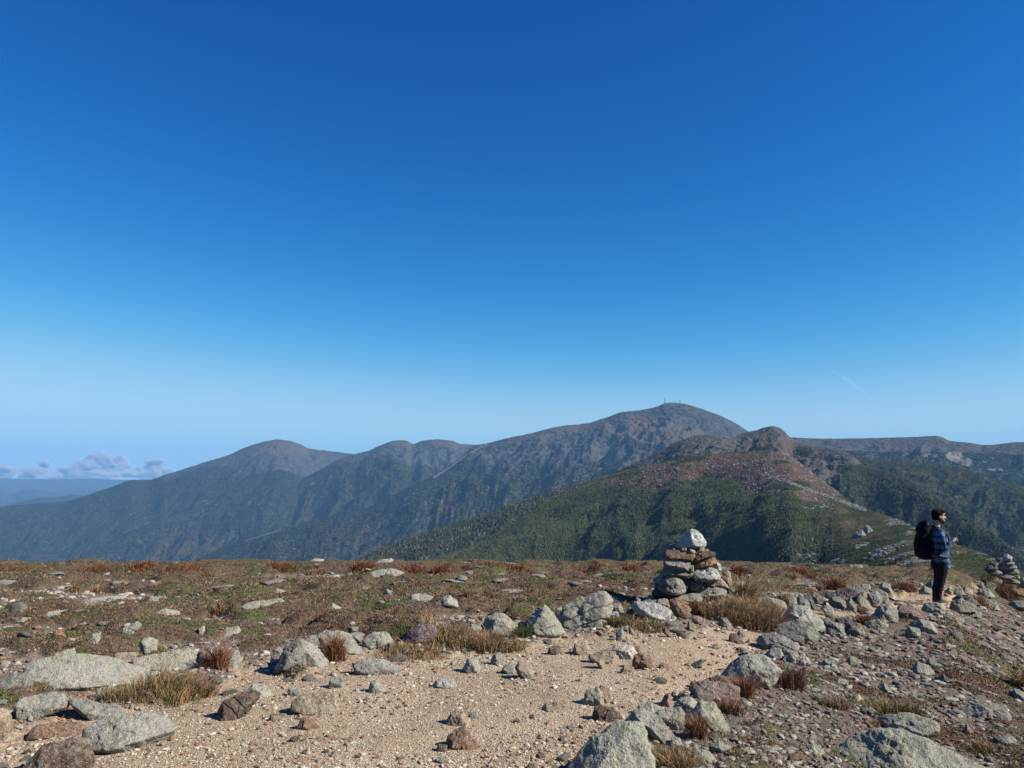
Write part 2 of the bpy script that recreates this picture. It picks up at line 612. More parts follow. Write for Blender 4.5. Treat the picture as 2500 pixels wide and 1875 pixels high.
def stripes(px, py, lines, w):
    """soft mask round photo-space polylines lying on the slope: tracks, slides and spines"""
    m = np.zeros(len(px))
    for L in lines:
        for a, b in zip(L[:-1], L[1:]):
            ex, ey = b[0] - a[0], b[1] - a[1]
            t = np.clip(((px - a[0]) * ex + (py - a[1]) * ey) / (ex * ex + ey * ey), 0, 1)
            d = np.hypot(px - a[0] - t * ex, py - a[1] - t * ey)
            m = np.maximum(m, 1 - sstep(w * .4, w, d))
    return m


def blobs(px, py, L):
    m = np.zeros(len(px))
    for cx, cy, rx, ry in L:
        d = np.hypot((px - cx) / rx, (py - cy) / ry)
        m = np.maximum(m, 1 - sstep(.6, 1.15, d))
    return m


def alp_jeff(V, px, py, f, rid):
    n = fb(V, 500, 2)
    alp = sstep(-220, 60, V[:, 2] + 160 * n)
    heath = .12 * alp + .4 * blobs(px, py, [(700, 1095, 90, 22)]) 
    scr = .25 * stripes(px, py, [[(75, 1272), (190, 1245), (316, 1215), (395, 1182), (506, 1142)], [(470, 1160), (520, 1150)]], 7) * (.5 + .5 * np.abs(n)) + .35 * blobs(px, py, [(800, 1115, 60, 16)])
    return dict(alp=alp, heath=heath, scree=scr, aut=.25 + .3 * n)


def alp_clay(V, px, py, f, rid):
    n = fb(V, 400, 5)
    alp = sstep(-150, 100, V[:, 2] + 150 * n) * (1 - .6 * blobs(px, py, [(900, 1160, 90, 50), (1040, 1170, 60, 40)]))
    scr = (.45 + .5 * fb(V, 60, 44)) * stripes(px, py, [[(272, 1316), (316, 1292), (360, 1275), (430, 1247)], [(470, 1235), (540, 1220)], [(575, 1204), (620, 1198), (700, 1190)], [(670, 1225), (675, 1280)], [(612, 1220), (622, 1240)], [(745, 1185), (765, 1180)], [(850, 1155), (890, 1130)]], 6)
    return dict(alp=alp, heath=.12 * alp + .4 * blobs(px, py, [(985, 1080, 60, 12), (1110, 1085, 60, 10)]), scree=scr, aut=.45 + .4 * n)


def alp_wash(V, px, py, f, rid):
    n = fb(V, 350, 9)
    alp = sstep(-130, 130, V[:, 2] + 130 * n)
    track = stripes(px, py, [[(1190, 1084), (1140, 1110), (1095, 1143), (1060, 1165)]], 4)
    low = stripes(px, py, [[(600, 1319), (640, 1308), (690, 1292), (728, 1281)]], 4)
    slides = stripes(px, py, [[(980, 1225), (1000, 1245)], [(1075, 1220), (1090, 1245), (1120, 1270)], [(1435, 1140), (1470, 1115)], [(1360, 1196), (1400, 1165), (1430, 1145)], [(1225, 1230), (1260, 1180), (1290, 1150)], [(930, 1250), (990, 1280), (1040, 1300)]], 5)
    spine = stripes(px, py, [[(900, 1240), (990, 1194), (1030, 1175), (1075, 1152)]], 14)
    scr = .7 * track + (.5 + .3 * fb(V, 90, 45)) * low + (.36 + .4 * fb(V, 50, 46)) * slides + .35 * spine * (.6 + fb(V, 60, 47)) + .22 * alp * sstep(.0, .5, fb(V, 120, 13))
    heath = .18 * alp * (1 + n) + .45 * blobs(px, py, [(1400, 1040, 120, 16), (1560, 1040, 60, 30), (1620, 1060, 140, 25), (1300, 1062, 60, 10)])
    return dict(alp=alp * (1 - .35 * blobs(px, py, [(1330, 1150, 90, 35)])), heath=heath, scree=scr, aut=.35 + .5 * n)


def alp_plat(V, px, py, f, rid):
    n = fb(V, 300, 14)
    alp = 1 - sstep(1092, 1112, py + 9 * n - .012 * (px - 1950))
    scr = .7 * blobs(px, py, [(2330, 1115, 28, 18), (2270, 1112, 25, 8), (2430, 1146, 30, 4), (2360, 1128, 18, 14)])
    return dict(alp=alp, heath=.3 * alp + .1, scree=scr, aut=.1 + 0 * n)


def alp_dark(V, px, py, f, rid):
    n = fb(V, 200, 15)
    return dict(alp=0 * n, heath=0 * n, scree=.5 * stripes(px, py, [[(2340, 1205), (2370, 1245)], [(2270, 1225), (2240, 1190)]], 7), aut=.55 + .3 * n)


def alp_monroe(V, px, py, f, rid):
    n = fb(V, 90, 17)
    alp = np.maximum(blobs(px, py, [(1900, 1090, 150, 60), (1690, 1090, 170, 38), (2000, 1150, 60, 60)]), 1 - sstep(1120, 1160, py))
    alp = alp * (1 - .8 * blobs(px, py, [(1960, 1102, 30, 14), (1860, 1095, 25, 7), (2100, 1190, 60, 60)]))
    heath = .5 * blobs(px, py, [(1900, 1090, 110, 26), (1830, 1100, 60, 20)]) * alp * sstep(1046, 1075, py)
    slides = stripes(px, py, [[(2010, 1150), (2060, 1190)], [(2120, 1190), (2150, 1210), (2180, 1240)], [(2190, 1200), (2230, 1232), (2240, 1250)], [(2180, 1160), (2205, 1172)], [(2040, 1170), (2090, 1220)], [(2080, 1140), (2110, 1160)]], 7)
    scr = .5 * slides + .5 * blobs(px, py, [(1700, 1090, 120, 22)]) * sstep(-.2, .4, fb(V, 22, 19))
    return dict(alp=np.clip(alp, 0, 1), heath=heath, scree=scr, aut=.2 + 0 * n)


def alp_dead(V, px, py, f, rid):
    n = fb(V, 120, 18)
    return dict(alp=0 * n, heath=0 * n, scree=.42 * sstep(40, 0, f) + .1, aut=.3 + .3 * n)


BROWN = [(1860, 1135, 190, 38), (1700, 1150, 170, 26), (1580, 1180, 100, 16), (1880, 1175, 100, 30), (1990, 1190, 70, 40), (1480, 1175, 60, 8)]
LIGHT = [(2070, 1290, 120, 26), (2180, 1260, 60, 14), (2120, 1310, 80, 10)]


def alp_franklin(V, px, py, f, rid):
    n = fb(V, 60, 23)
    b = blobs(px + 22 * n, py + 16 * fb(V, 35, 29), BROWN)
    b = b * (1 - .9 * blobs(px, py, [(1730, 1165, 16, 14), (1905, 1128, 24, 5), (1930, 1185, 60, 14), (1745, 1160, 20, 8)]))
    led = blobs(px, py, [(2230, 1350, 130, 34), (2020, 1372, 60, 10), (2200, 1275, 60, 12), (2240, 1300, 40, 14), (2120, 1330, 40, 6), (1960, 1235, 90, 8), (1990, 1355, 60, 9), (2420, 1350, 40, 20)])
    led = led * sstep(-.12, .28, fb(V, 14, 31) + .3 * fb(V, 45, 35))
    trail = stripes(px, py, [[(1860, 1160), (1920, 1175), (1990, 1200), (2060, 1225), (2110, 1245)]], 5)
    alp = np.clip(b + led * .9 + trail, 0, 1)
    heath = np.clip(.85 * b + .3 * blobs(px, py, [(2080, 1365, 120, 10), (2060, 1255, 60, 10)]), 0, 1)
    scr = .55 * led + .3 * b * sstep(.15, .5, fb(V, 12, 33)) + .45 * trail
    return dict(alp=alp, heath=heath, scree=scr, aut=.15 + .5 * blobs(px, py, LIGHT), light=np.maximum(blobs(px, py, LIGHT), .75 * sstep(1900, 2050, px) * sstep(-.1, .25, fb(V, 30, 41))))


ridge('hills_far', [(-400, 1170, 24000, .12), (0, 1167, 24000, .12), (60, 1170, 24000, .12), (200, 1169, 24000, .12), (330, 1172, 24000, .12), (500, 1170, 24000, .12), (900, 1172, 24000, .12)], 4, 8000, 900, 30, 60, 3000, 40, 61, m_far, alp_dark, crest_px=.5)
ridge('hills_blue', [(-400, 1205, 19000, .12), (-60, 1204, 19000, .12), (0, 1198, 19000, .12), (30, 1206, 19000, .12), (58, 1196, 19000, .12), (85, 1193, 19000, .12), (110, 1199, 19000, .12), (200, 1205, 19000, .12), (400, 1210, 19000, .12)], 3, 5000, 700, 30, 50, 1500, 30, 63, m_far, alp_dark, crest_px=.3)
ridge('hill_low', [(-400, 1250, 13000, .14), (-40, 1240, 13000, .14), (0, 1236, 13000, .14), (45, 1226, 13000, .14), (80, 1218, 13000, .14), (111, 1214, 13000, .14), (140, 1214, 13000, .14), (177, 1208, 13000, .14), (205, 1210, 13000, .14), (260, 1222, 13000, .14), (330, 1240, 13000, .14)], 2, 3000, 400, 60, 40, 700, 25, 65, m_far, alp_dark, crest_px=.3)
ridge('mountain_jefferson', [(-500, 1262, 8600, .2), (-200, 1247, 8600, .22), (0, 1237, 8500, .24), (76, 1230, 8400, .25), (158, 1224, 8300, .26), (209, 1210, 8200, .28), (266, 1191, 8200, .3), (332, 1171, 8100, .32), (358, 1171, 8100, .33), (411, 1157, 8000, .34), (500, 1128, 8000, .35), (557, 1111, 8000, .36), (601, 1092, 8000, .38), (649, 1077, 8000, .38), (677, 1073, 8000, .38), (704, 1076, 8000, .38), (733, 1084, 8000, .4), (758, 1096, 8000, .4), (790, 1099, 8000, .4), (821, 1103, 8000, .4), (859, 1108, 8000, .4), (950, 1130, 8000, .4)],
      1.6, 3600, 500, 260, 48, 330, 24, 71, m_far, alp_jeff, s0=140)
ridge('mountain_clay', [(60, 1420, 6000, .3), (150, 1378, 6200, .3), (272, 1318, 6500, .3), (316, 1293, 6600, .32), (443, 1252, 6800, .34), (579, 1203, 7000, .38), (700, 1182, 7000, .42), (780, 1148, 7000, .42), (830, 1120, 7000, .42), (859, 1110, 7000, .42), (897, 1101, 7000, .4), (932, 1086, 7000, .4), (967, 1075, 7000, .4), (992, 1076, 7000, .4), (1008, 1083, 7000, .4), (1037, 1075, 7000, .4), (1065, 1073, 7000, .4), (1106, 1076, 7000, .4), (1122, 1083, 7000, .4), (1163, 1086, 7000, .4), (1300, 1110, 7000, .4)],
      1.5, 2600, 500, 250, 68, 240, 28, 73, m_far, alp_clay, s0=90)
_, WV, _, _, _ = ridge('mountain_washington', [(380, 1420, 4700, .3), (430, 1390, 4800, .3), (500, 1356, 4900, .3), (600, 1319, 5000, .3), (727, 1280, 5000, .33), (800, 1262, 5000, .36), (900, 1238, 5000, .4), (989, 1193, 5050, .42), (1075, 1152, 5200, .42), (1130, 1112, 5400, .42), (1163, 1087, 5500, .42), (1195, 1081, 5500, .42), (1233, 1071, 5500, .42), (1300, 1057, 5500, .42), (1358, 1042, 5500, .42), (1428, 1034, 5500, .42), (1472, 1022, 5500, .42), (1516, 1007, 5500, .42), (1573, 1000, 5500, .42), (1605, 992, 5500, .42), (1624, 985, 5500, .42), (1645, 984, 5500, .42), (1668, 986, 5500, .42), (1706, 996, 5500, .42), (1751, 1012, 5500, .42), (1792, 1031, 5500, .42), (1825, 1052, 5500, .42), (1900, 1090, 5500, .4)],
      1.5, 2900, 400, 280, 50, 210, 30, 77, m_far, alp_wash, s0=110)
ridge('mountain_plateau', [(1780, 1085, 4600, .2), (1925, 1068, 4600, .22), (2021, 1071, 4600, .24), (2100, 1070, 4600, .25), (2180, 1068, 4600, .26), (2240, 1066, 4600, .28), (2284, 1064, 4600, .3), (2300, 1067, 4600, .3), (2319, 1076, 4600, .3), (2370, 1081, 4600, .3), (2401, 1086, 4600, .3), (2430, 1085, 4600, .3), (2474, 1080, 4600, .3), (2500, 1079, 4600, .3), (2700, 1082, 4600, .3), (3100, 1120, 4600, .3)],
      2, 1900, 400, 170, 45, 200, 18, 81, m_far, alp_plat, s0=60, crest_px=.3)
ridge('ridge_dark', [(1850, 1060, 3300, .3), (1960, 1090, 3200, .32), (2072, 1107, 3000, .34), (2150, 1124, 2900, .35), (2250, 1130, 2850, .36), (2338, 1142, 2800, .38), (2433, 1170, 2700, .4), (2500, 1188, 2650, .4), (2800, 1260, 2600, .4), (3100, 1330, 2600, .4)],
      1.5, 1500, 300, 200, 45, 110, 12, 83, m_mid, alp_dark, s0=80, crest_px=1.2)
_, MV, MA, MS, _ = ridge('ridge_monroe', [(1400, 1215, 2100, .3), (1440, 1185, 2100, .3), (1501, 1153, 2100, .32), (1540, 1135, 2100, .32), (1580, 1117, 2100, .32), (1625, 1094, 2100, .32), (1675, 1070, 2100, .32), (1720, 1062, 2100, .32), (1754, 1063, 2100, .32), (1785, 1071, 2100, .3), (1811, 1058, 2200, .3), (1846, 1050, 2200, .32), (1868, 1043, 2200, .32), (1886, 1040, 2200, .32), (1904, 1044, 2200, .32), (1930, 1068, 2200, .32), (1960, 1085, 2150, .32), (2010, 1092, 2100, .34), (2072, 1108, 2000, .4), (2116, 1138, 1950, .45), (2180, 1158, 1850, .45), (2243, 1186, 1750, .45), (2306, 1227, 1650, .45), (2401, 1286, 1500, .45), (2496, 1362, 1350, .45), (2560, 1420, 1250, .45)],
      1.3, 1300, 250, 260, 22, 75, 10, 87, m_mid, alp_monroe, s0=40, crest_px=.9)
_, DV, DA, DS, _ = ridge('ridge_dead_trees', [(780, 1440, 1650, .35), (885, 1362, 1700, .35), (980, 1324, 1750, .35), (1075, 1292, 1800, .35), (1170, 1263, 1850, .35), (1300, 1218, 1850, .35), (1358, 1200, 1850, .35), (1421, 1181, 1850, .35), (1480, 1166, 1850, .35), (1560, 1180, 1850, .35)],
      1.6, 900, 150, 130, 18, 90, 7, 91, m_mid, alp_dead, s0=40, crest_px=.6)
_, FV, FA, FS, _ = ridge('ridge_franklin', [(900, 1480, 1150, .35), (1000, 1402, 1180, .36), (1075, 1360, 1220, .37), (1138, 1340, 1260, .38), (1201, 1310, 1300, .38), (1300, 1248, 1380, .38), (1358, 1221, 1420, .38), (1420, 1191, 1450, .36), (1485, 1163, 1480, .33), (1560, 1141, 1480, .31), (1620, 1128, 1470, .29), (1675, 1118, 1460, .27), (1740, 1109, 1450, .245), (1801, 1104, 1430, .215), (1860, 1103, 1400, .185), (1920, 1112, 1350, .155), (1960, 1135, 1300, .135), (2002, 1170, 1200, .11), (2045, 1200, 1100, .08), (2085, 1230, 1000, .055), (2164, 1258, 850, .035), (2224, 1284, 720, .025), (2275, 1309, 640, .02), (2338, 1330, 580, .02), (2433, 1364, 500, .02), (2500, 1396, 440, .03), (2620, 1450, 380, .04)],
      1.1, 700, 120, 330, 5, 120, 6, 95, m_hill, alp_franklin, s0=35, crest_px=.7)

# valley floor reaching the horizon
vr = 500 * (26000 / 500) ** np.linspace(0, 1, 60)
va = np.radians(np.linspace(-75, 75, 120))
R_, A_ = np.meshgrid(vr, va, indexing='ij')
vx, vy = (R_ * np.sin(A_)).ravel(), (R_ * np.cos(A_)).ravel()
vz = -1000 + 60 * fbm2(vx / 2500, vy / 2500, 4, 99) - .0000000 * R_.ravel()
z0 = np.zeros_like(vz)
tag(mesh_obj('valley_floor', np.stack([vx, vy, vz], 1), grid_faces(60, 120)[:, ::-1], m_far, attrs=dict(alp=z0, heath=z0, scree=z0, aut=z0 + .3)), kind='structure')

# air
HZ = (-36000, 36000, -800, 26500, -1250, 520)
hv = np.array([(x, y, z) for x in HZ[:2] for y in HZ[2:4] for z in HZ[4:]], float)
hf = np.array([(0, 1, 3, 2), (4, 6, 7, 5), (0, 4, 5, 1), (2, 3, 7, 6), (0, 2, 6, 4), (1, 5, 7, 3)])
m_haze, nt, out = new_mat('haze_air')
pv = nt.nodes.new('ShaderNodeVolumePrincipled')
pv.inputs['Color'].default_value = (.26, .55, .94, 1)
pv.inputs['Density'].default_value = HAZE_D = 3.9e-5
pv.inputs['Anisotropy'].default_value = 0.0
nt.links.new(pv.outputs[0], out.inputs['Volume'])
hz = mesh_obj('haze', hv, hf, m_haze, smooth=False)
tag(hz, kind='stuff')
# ------------------------------------------------------------------ forests and boulder fields on the near ridges (stuff)
def combine(name, templates, pos, scl, rot, mat, cols, tilt=None, smooth=False):
    """many small copies of the template meshes merged into one mesh. pos (n,3) scl (n,3) rot (n,) cols (n,3)"""
    n = len(pos)
    which = RS.randint(0, len(templates), n)
    VV, FF, CC, off = [], [], [], 0
    for k, (tv, tf) in enumerate(templates):
        idx = np.nonzero(which == k)[0]
        if not len(idx): continue
        v = tv[None] * scl[idx][:, None, :]
        if tilt is not None:
            a = tilt[idx][:, None]
            y = v[..., 1] * np.cos(a) - v[..., 2] * np.sin(a)
            z = v[..., 1] * np.sin(a) + v[..., 2] * np.cos(a)
            v = np.stack([v[..., 0], y, z], -1)
        c, s = np.cos(rot[idx])[:, None], np.sin(rot[idx])[:, None]
        v = np.stack([v[..., 0] * c - v[..., 1] * s, v[..., 0] * s + v[..., 1] * c, v[..., 2]], -1) + pos[idx][:, None, :]
        m = len(tv)
        f = tf[None] + (np.arange(len(idx)) * m)[:, None, None] + off
        VV.append(v.reshape(-1, 3)); FF.append(f.reshape(-1, tf.shape[1])); CC.append(np.repeat(cols[idx], m, 0))
        off += m * len(idx)
    return mesh_obj(name, np.concatenate(VV), np.concatenate(FF), mat, smooth=smooth, cols=np.concatenate(CC))


def col_mat(name, rough=.9, var=.3, scale=20, spec=.15, trans=0.0):
    m, nt, out = new_mat(name)
    g = N(nt)
    c = g.attr('col', 'Color')
    P = g.node('ShaderNodeNewGeometry').outputs['Position']
    nz = g.ramp(g.noise(P, scale, 4, .65), .3, .7, 1 - var, 1 + var)
    vm = g.node('ShaderNodeVectorMath', operation='SCALE')
    nt.links.new(c, vm.inputs[0])
    nt.links.new(nz, vm.inputs['Scale'])
    b = g.bsdf(out, vm.outputs[0], rough, None, spec)
    return m


m_leafy = col_mat('foliage', .85, .25, .6)
m_grit = col_mat('grit', .95, .3, 60, .1)
m_blade = col_mat('grass_blades', .75, .2, 30, .2)


def cone_tree(seed, n=6):
    r = np.random.RandomState(seed)
    V, Fc = [], []
    for (z0, z1, rad) in ((.02, .62, .30), (.34, 1.0, .19)):
        b = len(V)
        V.append((r.uniform(-.03, .03), r.uniform(-.03, .03), z1))
        for i in range(n):
            a = 2 * math.pi * (i + r.uniform(-.25, .25)) / n
            q = rad * r.uniform(.65, 1.25)
            V.append((q * math.cos(a), q * math.sin(a), z0 + r.uniform(-.05, .09)))
        for i in range(n):
            Fc.append((b, b + 1 + i, b + 1 + (i + 1) % n))
    return np.array(V), np.array(Fc)


TREES = [cone_tree(s) for s in range(6)]


def snag(seed):
    r = np.random.RandomState(seed)
    V = [(0, 0, 1)] + [(.035 * math.cos(a), .035 * math.sin(a), 0) for a in (0, 2.1, 4.2)]
    Fc = [(0, 1, 2), (0, 2, 3), (0, 3, 1)]
    for i in range(5):
        z = r.uniform(.3, .8); a = r.uniform(0, 6.28); l = .22 * (1.1 - z)
        b = len(V)
        V += [(0, 0, z), (0, 0, z + .04), (l * math.cos(a), l * math.sin(a), z + .08)]
        Fc.append((b, b + 1, b + 2))
    return np.array(V), np.array(Fc)


SNAGS = [snag(s) for s in range(4)]


def hill_points(V, A, S, count, weight, seed, ymax=1420):
    """random points on a ridge grid, density by world area and weight(A, px, py)"""
    r = np.random.RandomState(seed)
    ns, nc = S
    G = V.reshape(ns, nc, 3)
    e1 = G[1:, :-1] - G[:-1, :-1]
    e2 = G[:-1, 1:] - G[:-1, :-1]
    ar = np.linalg.norm(np.cross(e1, e2), axis=-1)
    c = G[:-1, :-1]
    z = c[..., 2] - CAMZ
    dep = c[..., 1] * CP + z * SP
    px = 1250 + F * c[..., 0] / dep
    py = 937.5 - F * (z * CP - c[..., 1] * SP) / dep
    w = weight({k: v.reshape(ns, nc)[:-1, :-1] for k, v in A.items()}, px, py)
    w = w * ar * (py < ymax) * (px > -150) * (px < 2650)
    w[:6] *= .5
    p = (w / w.sum()).ravel()
    k = r.choice(len(p), count, p=p)
    i, j = k // (nc - 1), k % (nc - 1)
    a, b = r.rand(count, 1), r.rand(count, 1)
    q = G[i, j] * (1 - a) * (1 - b) + G[i + 1, j] * a * (1 - b) + G[i, j + 1] * (1 - a) * b + G[i + 1, j + 1] * a * b
    return q, px[i, j], py[i, j], {kk: v.reshape(ns, nc)[i, j] for kk, v in A.items()}


def forest(name, V, A, S, n, hmin, hmax, wfn, seed, dead=.012, dark=(.019, .031, .014), light=(.070, .086, .034), hx=None, ymax=1420):
    q, px, py, at = hill_points(V, A, S, n, wfn, seed, ymax)
    r = np.random.RandomState(seed + 1)
    h = r.uniform(hmin, hmax, n) * (1 - .5 * np.clip(at['alp'] * 2, 0, 1))
    if hx: h = h * (1 - .68 * sstep(hx[0], hx[1], px))
    cl = .6 * fbm2(q[:, 0] / 16, q[:, 1] / 16, 3, seed) + .6 * fbm2(q[:, 0] / 90, q[:, 1] / 90, 3, seed + 4)
    t = np.clip(.4 + .9 * cl + .45 * r.randn(n), 0, 1)[:, None]
    cols = np.array(dark) * (1 - t) + np.array(light) * t
    lt = at.get('light')
    if lt is not None:
        cols = cols * (1 - .7 * lt[:, None]) + np.array((.06, .062, .028)) * .7 * lt[:, None]
    k = r.rand(n)
    cols[k < dead] = (.14, .125, .11)
    cols[(k > .97)] = (.12, .085, .02)
    w = h * r.uniform(1.1, 2.3, n)
    q[:, 2] -= .1 * h
    tag(combine(name, TREES, q, np.stack([w, w, h], 1), r.uniform(0, 6.28, n), m_leafy, cols, smooth=True), kind='stuff')


forest('forest_franklin', FV, FA, FS, 120000, 1.6, 3.6, lambda A, px, py: np.clip(1.0 - 1.6 * A['alp'], 0, 1) * (1 - .80 * A['light']) * (.5 + .5 * (py > 1150)) * (1 - .75 * sstep(1950, 2200, px)), 201, hx=(1850, 2100))
forest('forest_monroe', MV, MA, MS, 48000, 2, 4.4, lambda A, px, py: np.clip(1 - 1.6 * A['alp'], 0, 1) * (px > 1900), 211, dead=.02, dark=(.018, .028, .013), light=(.05, .065, .026))
forest('forest_dead_trees', DV, DA, DS, 26000, 4, 8, lambda A, px, py: 1 + 0 * px, 221, dead=.08, dark=(.018, .027, .014), light=(.05, .06, .03))
q, px, py, at = hill_points(DV, DA, DS, 2400, lambda A, px, py: A['scree'] ** 2, 231)
tag(combine('dead_forest', SNAGS, q, np.stack([np.full(2400, 8.)] * 2 + [RS.uniform(5, 8, 2400)], 1), RS.uniform(0, 6.28, 2400), m_leafy, np.tile([[.12, .105, .10]], (2400, 1))), kind='stuff')


def rough_stone(seed, lvl, flat=.6):
    r = np.random.RandomState(seed)
    v, f = ico(lvl)
    v = v.copy()
    nrm = r.randn(9, 3); nrm /= np.linalg.norm(nrm, axis=1)[:, None]
    d = r.uniform(.5, .85, 9)
    s = np.maximum(v @ nrm.T, 0) / d
    rad = 1 / (np.sum(s ** 9, axis=1) + 1.0) ** (1 / 9)
    v = v * rad[:, None] * np.array([1, r.uniform(.65, .95), flat * r.uniform(.7, 1.2)])
    return v, f


ST1 = [rough_stone(s, 1) for s in range(300, 310)]
ST0 = [rough_stone(s, 0, .7) for s in range(320, 328)]


def boulders(name, V, A, S, n, s0, s1, wfn, seed, ymax=1420, flat=1.0, c0=(.10, .09, .08), c1=(.24, .225, .20)):
    q, px, py, at = hill_points(V, A, S, n, wfn, seed, ymax)
    r = np.random.RandomState(seed + 1)
    s = s0 * (s1 / s0) ** (r.rand(n) ** 2.2)
    t = r.rand(n)[:, None]
    tag(combine(name, ST1, q, np.stack([s, s, s * flat], 1), r.uniform(0, 6.28, n), m_leafy, np.array(c0) * (1 - t) + np.array(c1) * t), kind='stuff')


boulders('boulder_field', FV, FA, FS, 9000, .35, 3.0, lambda A, px, py: (A['alp'] > .45) * (.12 + np.clip(A['scree'], 0, 1)) * (px < 2150), 241)
boulders('ledge_field', FV, FA, FS, 7000, .4, 2.4, lambda A, px, py: (A['scree'] > .12) * A['scree'] * (px > 1880), 251, flat=.45, c0=(.11, .105, .095), c1=(.25, .24, .21))
boulders('talus_field', MV, MA, MS, 9000, .5, 2.4, lambda A, px, py: (A['alp'] > .5) * (.15 + (px < 1830) * 1.2), 261, c0=(.06, .058, .058), c1=(.17, .165, .16))
# ------------------------------------------------------------------ rocks
m_rock, nt, out = new_mat('lichened_rock')
g = N(nt)
oi = g.node('ShaderNodeObjectInfo')
tcn = g.node('ShaderNodeTexCoord').outputs['Object']
va = g.node('ShaderNodeVectorMath', operation='ADD')
nt.links.new(tcn, va.inputs[0])
cx = g.node('ShaderNodeCombineXYZ')
for i in range(3):
    nt.links.new(g.math('MULTIPLY', oi.outputs['Random'], 37.0 + 11 * i), cx.inputs[i])
nt.links.new(cx.outputs[0], va.inputs[1])
P = va.outputs[0]
base = oi.outputs['Color']
lich, seam = g.attr('lich'), g.attr('seam')
n_b, n_m, n_f = g.noise(P, 4.5, 5, .62), g.noise(P, 22, 5, .68), g.noise(P, 90, 4, .7)
vm = g.node('ShaderNodeVectorMath', operation='SCALE')
nt.links.new(base, vm.inputs[0])
nt.links.new(g.ramp(n_b, .3, .7, .72, 1.25), vm.inputs['Scale'])
c = vm.outputs[0]
vm2 = g.node('ShaderNodeVectorMath', operation='SCALE')
nt.links.new(c, vm2.inputs[0])
nt.links.new(g.ramp(n_m, .32, .68, .50, 1.5), vm2.inputs['Scale'])
c = vm2.outputs[0]
# iron stains
c = g.mix(g.ramp(g.noise(P, 3.2, 4, .6), .56, .72, 0, .35), c, (.19, .13, .08))
# pale grey-green crust of lichen
crust = g.ramp(g.math('ADD', g.math('MULTIPLY', lich, .42), g.math('ADD', g.math('MULTIPLY', n_m, .55), g.math('MULTIPLY', n_b, .45))), .66, .80)
c = g.mix(g.math('MULTIPLY', crust, .8), c, g.mix(g.ramp(n_f, .35, .65), (.18, .17, .125), (.62, .585, .48)))
yel = g.ramp(g.math('ADD', g.math('MULTIPLY', lich, .16), g.noise(P, 7, 5, .65)), .66, .76)
c = g.mix(g.math('MULTIPLY', yel, .5), c, (.31, .33, .17))
# black and white crystal specks
c = g.mix(g.ramp(g.math('ADD', g.math('MULTIPLY', n_f, .6), g.math('MULTIPLY', n_m, .4)), .50, .60, 0, .8), c, (.04, .037, .033))
spk = g.ramp(g.noise(P, 110, 2, .5), .62, .70, 0, .75)
c = g.mix(spk, c, (.55, .54, .5))
c = g.mix(g.math('MULTIPLY', seam, .6), c, (.05, .045, .04))
h = g.math('ADD', g.math('MULTIPLY', n_b, 1.4), g.math('ADD', g.math('MULTIPLY', n_m, .8), g.math('MULTIPLY', n_f, .3)))
g.bsdf(out, c, .92, g.bump(h, 1.0, .035), .2)

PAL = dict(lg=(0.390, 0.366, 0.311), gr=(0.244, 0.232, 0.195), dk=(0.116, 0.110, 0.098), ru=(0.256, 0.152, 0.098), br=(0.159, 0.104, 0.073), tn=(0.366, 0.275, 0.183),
           pk=(0.317, 0.201, 0.171), wh=(.50, .485, .45), pu=(.20, .145, .14), ol=(0.207, 0.213, 0.146), cr=(0.512, 0.439, 0.342), yg=(0.366, 0.378, 0.232), or_=(0.366, 0.195, 0.098))


def star_rock(Nn, dd, lvl, p=22):
    """star-shaped solid bounded by planes n.x<=d, with slightly rounded edges"""
    v, f = ico(lvl)
    s = np.maximum(v @ Nn.T, 0) / dd
    m = s.max(axis=1)
    rad = 1 / (m * (np.sum((s / m[:, None]) ** p, axis=1)) ** (1 / p))
    return v, rad, f


def finish_rock(v, rad, f, size, seed, rough=1.0, strata=0.0, sdir=None, worn=1.0):
    r = np.random.RandomState(seed)
    pos = v * rad[:, None]
    q = pos / size * 2.2 + r.uniform(0, 50, 3)
    d = .05 * fbm3(q, 3) + .028 * fbm3(q * 4.1, 4, .6)
    chips = np.clip(fbm3(q * 1.7 + 9, 3) - .12, 0, 1)
    d = d - .13 * chips * worn
    seam = np.zeros(len(v))
    if strata > 0:
        t = (pos @ sdir) / size * strata + .35 * fbm3(q * .8, 3)
        w = np.abs((t % 1.0) - .5) * 2
        seam = sstep(.80, .98, w)
        d = d - .045 * seam - .03 * (np.floor(t) * .618 % 1)
    pos = pos + v * (d * size * rough)[:, None]
    return pos, seam


rock_count = [0]


